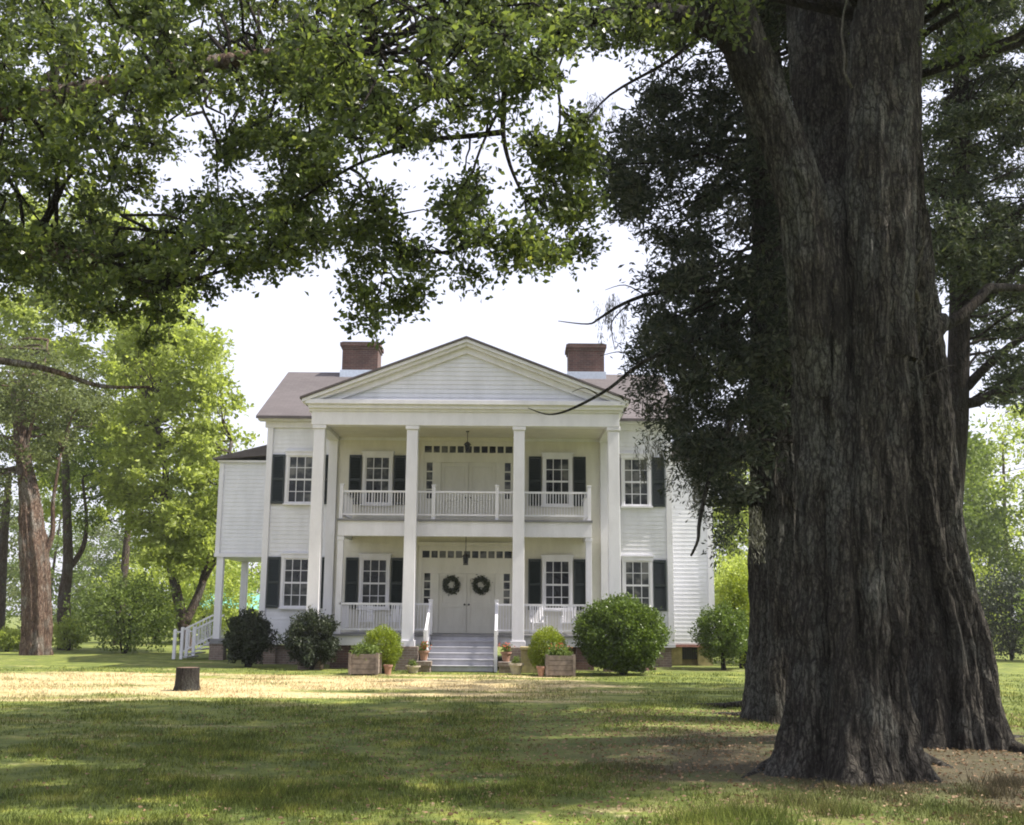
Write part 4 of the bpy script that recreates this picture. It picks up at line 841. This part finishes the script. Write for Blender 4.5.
L3 = limb(q, [(OX + .35, OY, 6.2), W(-60, 120, 10.8), W(90, 90, 11), W(230, 60, 11.2), W(330, 50, 11.3)], 0.2, 0.05)
q.build('limb', M['bark_red'], T5, smooth=True)
Ls = L1 + L3 + [Vector((OX + .4, OY, 7)), Vector((OX + .4, OY, 9))]
def attach(mb, centres, nodes, r0=0.02, every=1, seed=0):
    rnd = random.Random(seed)
    for c_ in centres[::every]:
        cv = Vector(c_); nd_ = min(nodes, key=lambda v: (v - cv).length); mb.tube(wiggle(nd_, cv, 6, 0.15, 0.02, rnd.random()), taper(r0, r0 * .3, 6), 5)
q = MB(); attach(q, near, Ls, 0.028, 2, 1); q.build('branch', M['bark_dark'], T5, smooth=True)
# limb of the nearest tree reaching left, with its own leafy hanging branches
q = MB()
M1 = limb(q, [W(748, 60, 11.4), W(715, 28, 11.2), W(660, 14, 11), W(600, 18, 10.9), W(545, 12, 10.8), W(480, 22, 10.8), W(430, 20, 10.9), W(370, 55, 11)], 0.17, 0.03)
M2 = limb(q, [W(500, 18, 10.8), W(508, 50, 10.8), W(505, 85, 10.8), W(503, 130, 10.8), W(510, 165, 10.8), W(525, 200, 10.8)], 0.055, 0.012, 8)
M3 = limb(q, [W(504, 132, 10.8), W(470, 136, 10.8), W(430, 140, 10.8), W(395, 150, 10.9), W(350, 168, 11), W(300, 200, 11.1), W(270, 225, 11.2)], 0.035, 0.010, 7)
M4 = limb(q, [W(350, 168, 11), W(365, 180, 11), W(375, 210, 11), W(385, 250, 11), W(380, 290, 11)], 0.02, 0.006, 6)
M5 = limb(q, [W(504, 100, 10.8), W(480, 150, 10.7), W(465, 200, 10.6), W(455, 250, 10.6)], 0.022, 0.006, 6)
M6 = limb(q, [W(560, 14, 10.9), W(555, 60, 10.8), W(560, 120, 10.8), W(545, 180, 10.8)], 0.025, 0.007, 6)
M7 = limb(q, [W(500, 18, 10.8), W(450, 45, 10.9), W(400, 75, 11), W(350, 85, 11)], 0.04, 0.010, 6)
M8 = limb(q, [W(500, 40, 10.8), W(470, 85, 10.9), W(430, 100, 11), W(385, 130, 11)], 0.03, 0.010, 6)
M9 = limb(q, [W(720, 20, 11.3), W(670, 60, 11.2), W(610, 95, 11), W(580, 130, 11)], 0.03, 0.006, 6)
q.build('limb', M['bark_dark'], T1, smooth=True)
c, d, t = clump_leaves(right, rr_, 15, 13, 0.85, 0.25, 0.05); leaf_mesh('foliage', c, d, 0.072, 0.55, M['oak'], T1); twig_mesh('twig', t, 0.005, M['bark_dark'], T1)
q = MB(); attach(q, right, M1 + M2 + M3 + M4 + M5 + M6 + M7 + M8, 0.014, 1, 2); q.build('branch', M['bark_dark'], T1, smooth=True)
cs3 = scatter([(850, -40), (1000, -40), (990, 40), (905, 70), (870, 55)], 16, 11.2, 13.0, 31); c, d, t = clump_leaves(cs3, [0.3] * 16, 14, 10, 0.8, 0.2, 0.04); leaf_mesh('foliage', c, d, 0.075, 0.5, M['oak'], T1)
q = MB(); attach(q, cs3, [Vector(W(905, -60, 11.5)), Vector(W(960, -80, 11.8))], 0.015, 1, 9); q.build('branch', M['bark_dark'], T1, smooth=True)
# high crowns above the frame, which shade the near lawn
def high_crown(parent, boxes, n, seed, leaf=0.17, m='oak', per=(16, 12), rad=(0.6, 1.0)):
    rnd = random.Random(seed); cs_ = []
    while len(cs_) < n:
        b_ = boxes[rnd.randrange(len(boxes))]; p_ = (rnd.uniform(b_[0], b_[1]), rnd.uniform(b_[2], b_[3]), rnd.uniform(b_[4], b_[5]))
        gx_, gy_ = p_[0] - p_[2] * sx / sz, p_[1] - p_[2] * sy / sz
        if gx_ < -3.4 and 8.0 < gy_ < 13.6 and parent != T5: continue  # unseen crown is shaped here: gap left so sun reaches the hanging leaves
        if -7.5 < gx_ < -3.4 and 8.0 < gy_ < 12.2: continue
        if -4.4 < gx_ < -1.9 and 8.7 < gy_ < 10.2: continue  # gap shaped to let a sun patch fall on the lawn
        if p_[2] > EYE + p_[1] * 0.62 + 0.9: cs_.append(p_)
    c_, d_, t_ = clump_leaves(cs_, [rnd.uniform(*rad) for _ in cs_], per[0], per[1], 0.7, 0.1, 0.08); leaf_mesh('crown', c_, d_, leaf, 0.45, M[m], parent)
    return cs_
cs = high_crown(T1, [(-4, 9, 6, 17, 10, 15), (0, 10, 11, 18, 11, 15)], 360, 1, leaf=0.2); generic_limbs(T1, (4.1, 11.8), cs, 8.5, M['bark_dark'], 0.06, 4, 2)
cs = high_crown(T3, [(4, 13, 9, 19, 12, 16)], 110, 2, m='cedar'); generic_limbs(T3, (5.5, 14.2), cs, 9.0, M['bark_dark'], 0.05, 4, 3)
cs = high_crown(T2, [(2, 8, 15, 20, 13.5, 17)], 60, 3, m='cedar'); generic_limbs(T2, (4.6, 18), cs, 11.0, M['bark_dark'], 0.06, 3, 4)
cs = high_crown(T5, [(-14, -5, 13, 18, 11, 14)], 60, 4); generic_limbs(T5, (OX + .4, OY), cs, 6, M['bark_dark'], 0.10, 3, 5)

# ------------------------------------------------------------------ background trees
def bg_tree(name, px, Y, trunk_r, lean, poly, n, depth, material, leaf, label, cat='tree', bark='bark_bg', rad=(0.8, 1.5), per=(14, 12), fork=None, group=None, zlo=2.5, cent=None, every=2):
    x0 = W(px, 640, Y)[0]; E_ = empty(name, (x0, Y, 0)); tag(E_, label, cat, group)
    cs_ = scatter(poly, n, Y - depth, Y + depth, int(px * 7 + Y))
    c_, d_, t_ = clump_leaves(cs_, [random.uniform(*rad) for _ in cs_], per[0], per[1], 0.7, 0.15, 0.08)
    leaf_mesh('foliage', c_, d_, leaf, 0.5, material, E_)
    top = max(p_[2] for p_ in cs_); q = MB(); nodes = []
    if fork:
        for k_, (r_a, pts) in enumerate(fork):
            P = [(x0 if i == 0 and k_ == 0 else W(a, b__, Y)[0], Y + 0.3 * (k_ % 2) * (i > 0), W(a, b__, Y)[2] if i or k_ else -0.1) for i, (a, b__) in enumerate(pts)]
            nodes += limb(q, P, r_a, r_a * .35, 10)
    else:
        P = [(x0, Y, -0.1), (x0 + lean * .2, Y, top * .25), (x0 + lean * .5, Y, top * .5), (x0 + lean, Y, top * .85)]; nodes += limb(q, P, trunk_r, trunk_r * .25, 10)
    q.build('trunk', M[bark], E_, smooth=True)
    nodes = [v for v in nodes if v.z > zlo] or nodes; q = MB(); attach(q, cs_, nodes, trunk_r * .11, every, 3); q.build('branch', M[bark], E_, smooth=True)
    return E_
bg_tree('lime_tree', 187, 49, 0.35, 0, [(120, 320), (170, 290), (205, 330), (222, 370), (240, 430), (235, 520), (205, 575), (150, 560), (115, 500), (110, 400)], 230, 3.0, M['lime'], 0.25, 'bright green tree with a forked trunk left of the house', rad=(.7, 1.2),
        fork=[(0.30, [(184, 660), (184, 628), (172, 570), (164, 510), (165, 460), (150, 400)]), (0.22, [(184, 625), (200, 585), (208, 540), (218, 500), (230, 440)]), (0.14, [(204, 580), (216, 560), (236, 530), (240, 500)])])
bg_tree('lime_tree', 118, 58, 0.25, 0.6, [(-60, 200), (100, 190), (190, 260), (185, 400), (150, 470), (110, 520), (60, 520), (-40, 380)], 230, 3.5, M['lime'], 0.30, 'tall bright green tree behind the two reddish trunks', rad=(.9, 1.5))
bg_tree('old_cedar', 66, 50, 0.5, -.3, [(40, 420), (95, 430), (120, 480), (90, 530), (60, 500)], 26, 2.5, M['mid'], 0.17, 'darker old cedar trunk just right of the sunlit reddish one', fork=[(0.36, [(66, 660), (64, 600), (68, 560), (66, 480), (66, 400)]), (0.16, [(68, 570), (80, 548), (84, 520), (80, 480)])], bark='bark_bg')
TL = bg_tree('old_cedar', 37, 43.5, 0.6, -.4, [(-40, 330), (30, 340), (80, 370), (105, 410), (80, 440), (30, 475), (-10, 500), (-40, 480)], 120, 2.8, M['grey_leaf'], 0.15, 'sunlit reddish-brown cedar trunk at the far left of the lawn', bark='bark_red', rad=(.7, 1.2),
        fork=[(0.01, [(37, 660), (36, 600)]), (0.14, [(38, 570), (49, 535), (50, 500), (58, 450)]), (0.1, [(24, 470), (30, 430), (40, 390), (48, 340)])])
p = stem_path([(36, 655, 43.5, 11.5), (36, 600, 43.5, 12), (33, 550, 43.5, 12), (29, 500, 43.5, 8.5), (22, 455, 43.5, 6), (17, 380, 43.5, 4.5)]); p[0] = (p[0][0], p[0][1], -0.1, p[0][3])
fluted('trunk', p, TL, M['bark_red'], seed=61, flare=0.3, flare_h=0.8, flute=0.14, rough=0.05, segs=90, dz=0.15)
bg_tree('old_cedar', -6, 50, 0.5, 0, [(-70, 440), (20, 450), (30, 520), (10, 580), (-60, 590)], 30, 2.5, M['grey_leaf'], 0.15, 'hazy cedar half cut off by the left edge of the view', rad=(.8, 1.3))
# shrubs and understorey left
def bgbush(px, Y, rx, h, m, n, label, leaf=0.14, name='wild_shrub'):
    x0 = W(px, 640, Y)[0]; bush(name, (x0, Y, 0), rx, rx * .8, h, h * .52, m, leaf, n, label, lump=0.3, power=.5)
bgbush(125, 46, 2.0, 3.1, M['mid'], 9000, 'broad mid-green shrub between the cedars and the forked tree')
bgbush(70, 49, 0.8, 1.4, M['lime'], 2500, 'small yellow-green shrub beside the darker old cedar')
bgbush(8, 47, 1.0, 0.9, M['lime'], 2500, 'low bright green shrub left of the sunlit cedar trunk')
bgbush(155, 62, 3.0, 5.0, M['lime'], 6000, 'bright green thicket behind the forked tree', 0.22)
bgbush(212, 60, 2.6, 4.6, M['lime'], 6000, 'bright green thicket seen through the side porch', 0.2)
bgbush(245, 66, 3.0, 7.0, M['lime'], 6000, 'tall yellow-green thicket behind the side porch posts', 0.22)
# far wood, trees one can tell apart
for i, (px, Y, hh, w_, mm, lab) in enumerate(((-40, 85, 470, 90, 'grey_leaf', 'pale far tree at the left edge behind the cedars'), (45, 95, 490, 70, 'mid', 'far green tree between the cedar trunks'), (150, 88, 470, 80, 'mid', 'far green tree behind the broad shrub'),
        (215, 80, 440, 60, 'mid', 'far green tree behind the forked tree crown'), (730, 70, 430, 60, 'lime', 'bright tree beyond the right wing of the house'), (800, 80, 400, 70, 'mid', 'far tree mostly hidden behind the old trunks'),
        (960, 62, 430, 55, 'mid', 'green tree just right of the leaning old trunk in the distance'), (1010, 72, 400, 70, 'lime', 'yellow-green tree in the distance at the right edge'), (1090, 60, 380, 80, 'mid', 'green tree cut by the right edge of the view'), (105, 110, 520, 60, 'grey_leaf', 'hazy far tree in the gap above the broad shrub'))):
    bg_tree('broadleaf_tree', px, Y, 0.25, 0.5, [(px - w_ * .7, hh + 60), (px - w_ * .3, hh), (px + w_ * .3, hh + 5), (px + w_ * .7, hh + 70), (px + w_ * .75, 620), (px - w_ * .75, 620)], 60, 4, M[mm], 0.30, lab, group='trees of the far wood', rad=(1.2, 2.2), zlo=1.5, every=4)
bgbush(1010, 46, 1.9, 3.6, M['dark_shrub'], 9000, 'dark grey-green shrub at the right edge beyond the trunks', 0.13)
bgbush(1060, 44, 1.6, 3.0, M['mid'], 4000, 'mid-green shrub cut by the right edge of the view')
bgbush(975, 56, 1.6, 4.5, M['lime'], 6000, 'bright green shrub right of the leaning old trunk', 0.18)
bgbush(1000, 60, 2.4, 6.5, M['mid'], 6000, 'tall green thicket behind the dark shrub on the right', 0.2)
bg_tree('lime_tree', 742, 41.5, 0.09, 0.2, [(722, 560), (745, 548), (770, 560), (775, 610), (760, 645), (735, 645), (720, 600)], 80, 1.3, M['lime'], 0.13, 'small yellow-green tree right of the house wing', rad=(.4, .7), zlo=1.0)
x0 = W(741, 640, 36.6)[0]; bush('yellow_shrub', (x0, 36.6, 0), 0.75, 0.6, 3.1, 1.65, M['boxwood'], 0.11, 6000, 'yellow-green shrub between the ball-shaped shrub and the old trunks', lump=0.25, power=.6)
bgbush(760, 39, 1.0, 1.7, M['dark_shrub'], 3500, 'dark low shrub behind the left old trunk', 0.1)
bgbush(725, 55, 2.2, 4.5, M['lime'], 6000, 'bright thicket beyond the right wing corner', 0.2)
bgbush(790, 60, 3.0, 5.5, M['mid'], 5000, 'green thicket behind the three old trunks', 0.22)

hz = MB().box(-405, 405, -105, 605, -1.2, 22); m_, nt_, b_h, o_ = mat('haze_air'); nt_.nodes.remove(b_h)
pv = nt_.nodes.new('ShaderNodeVolumePrincipled'); pv.inputs['Density'].default_value = 0.0004; pv.inputs['Color'].default_value = (0.95, 0.97, 1.0, 1); pv.inputs['Anisotropy'].default_value = 0.2
nt_.links.new(pv.outputs[0], o_.inputs['Volume']); tag(hz.build('haze', m_), 'pale thin haze filling the air over the lawn', kind='stuff')
# ------------------------------------------------------------------ grass blades and fallen leaves
def blades(name, n, d0, d1, h0, h1, wd, pw=1.6, label='', margin=1.35):
    u = RNG.uniform(size=n); Y = (d0 ** (1 - pw) + u * (d1 ** (1 - pw) - d0 ** (1 - pw))) ** (1 / (1 - pw))
    X = RNG.uniform(-1, 1, n) * (Y * 0.47 * margin + 1.0)
    dens = np.array([0.5 + noise.noise(Vector((x * .7, y * .7, 5))) * .9 + .4 * noise.noise(Vector((x * 2.5, y * 2.5, 1))) for x, y in zip(X, Y)])
    dt = np.hypot(X - 4.6, Y - 13.2); dens -= np.clip(1.0 - (dt - 2.0) / 4.0, 0, 1) * 0.5
    k = RNG.uniform(size=n) < np.clip(dens, 0.03, 1)
    X, Y = X[k], Y[k]; n = len(X); Z = np.array([gz(x, y) for x, y in zip(X, Y)])
    a = RNG.uniform(0, 2 * math.pi, n); h = RNG.uniform(h0, h1, n) * (0.6 + 0.7 * dens[k].clip(0, 1)); ln = RNG.uniform(0.1, 0.9, n) * h; b_ = RNG.uniform(0, 2 * math.pi, n)
    base = np.stack([X, Y, Z - 0.005], 1); w_ = wd * (0.7 + Y / 22.0)
    s_ = np.stack([np.cos(a), np.sin(a), np.zeros(n)], 1) * w_[:, None]
    tip = base + np.stack([np.cos(b_) * ln, np.sin(b_) * ln, h], 1)
    V = np.stack([base - s_, base + s_, tip], 1).reshape(-1, 3)
    return tag(raw_mesh(name, V, np.arange(3 * n).reshape(n, 3), M['blade']), label, 'grass', kind='stuff')
blades('lawn_grass', 560000, 6.8, 34, 0.02, 0.075, 0.0045, 1.8, 'short mown grass across the lawn')
def tufts(spots, n, label):
    Ps = []
    for x_, y_, r_ in spots: Ps.append(np.stack([x_ + RNG.normal(size=n) * r_, y_ + RNG.normal(size=n) * r_ * .8], 1))
    P = np.concatenate(Ps); n = len(P); h = RNG.uniform(.06, .15, n); b_ = RNG.uniform(0, 6.28, n); a = RNG.uniform(0, 6.28, n)
    base = np.stack([P[:, 0], P[:, 1], np.array([gz(*q_) for q_ in P])], 1); s_ = np.stack([np.cos(a), np.sin(a), a * 0], 1) * .004
    tip = base + np.stack([np.cos(b_) * h * .5, np.sin(b_) * h * .5, h], 1)
    tag(raw_mesh('grass_tuft', np.stack([base - s_, base + s_, tip], 1).reshape(-1, 3), np.arange(3 * n).reshape(n, 3), M['blade']), label, 'grass', kind='stuff')
sp_ = [(*G(px, py)[:2], .16) for px, py in ((700, 822), (730, 815), (760, 818), (800, 806), (715, 835), (780, 830), (840, 815), (990, 800), (1010, 790))]
tufts(sp_, 500, 'longer bright grass growing in front of the nearest trunk')
n = 16000; Y = RNG.uniform(7, 20, n); X = RNG.normal(size=n) * 4.2 + 3.8; Z = np.array([gz(x, y) + .02 for x, y in zip(X, Y)])
o = leaf_mesh('fallen_leaves', np.stack([X, Y, Z], 1), np.stack([RNG.normal(size=n), RNG.normal(size=n), np.zeros(n)], 1) * 3, 0.045, 0.45, M['dryleaf'], spread=.3)
tag(o, 'brown fallen leaves scattered on the shaded lawn', 'leaves', kind='stuff')
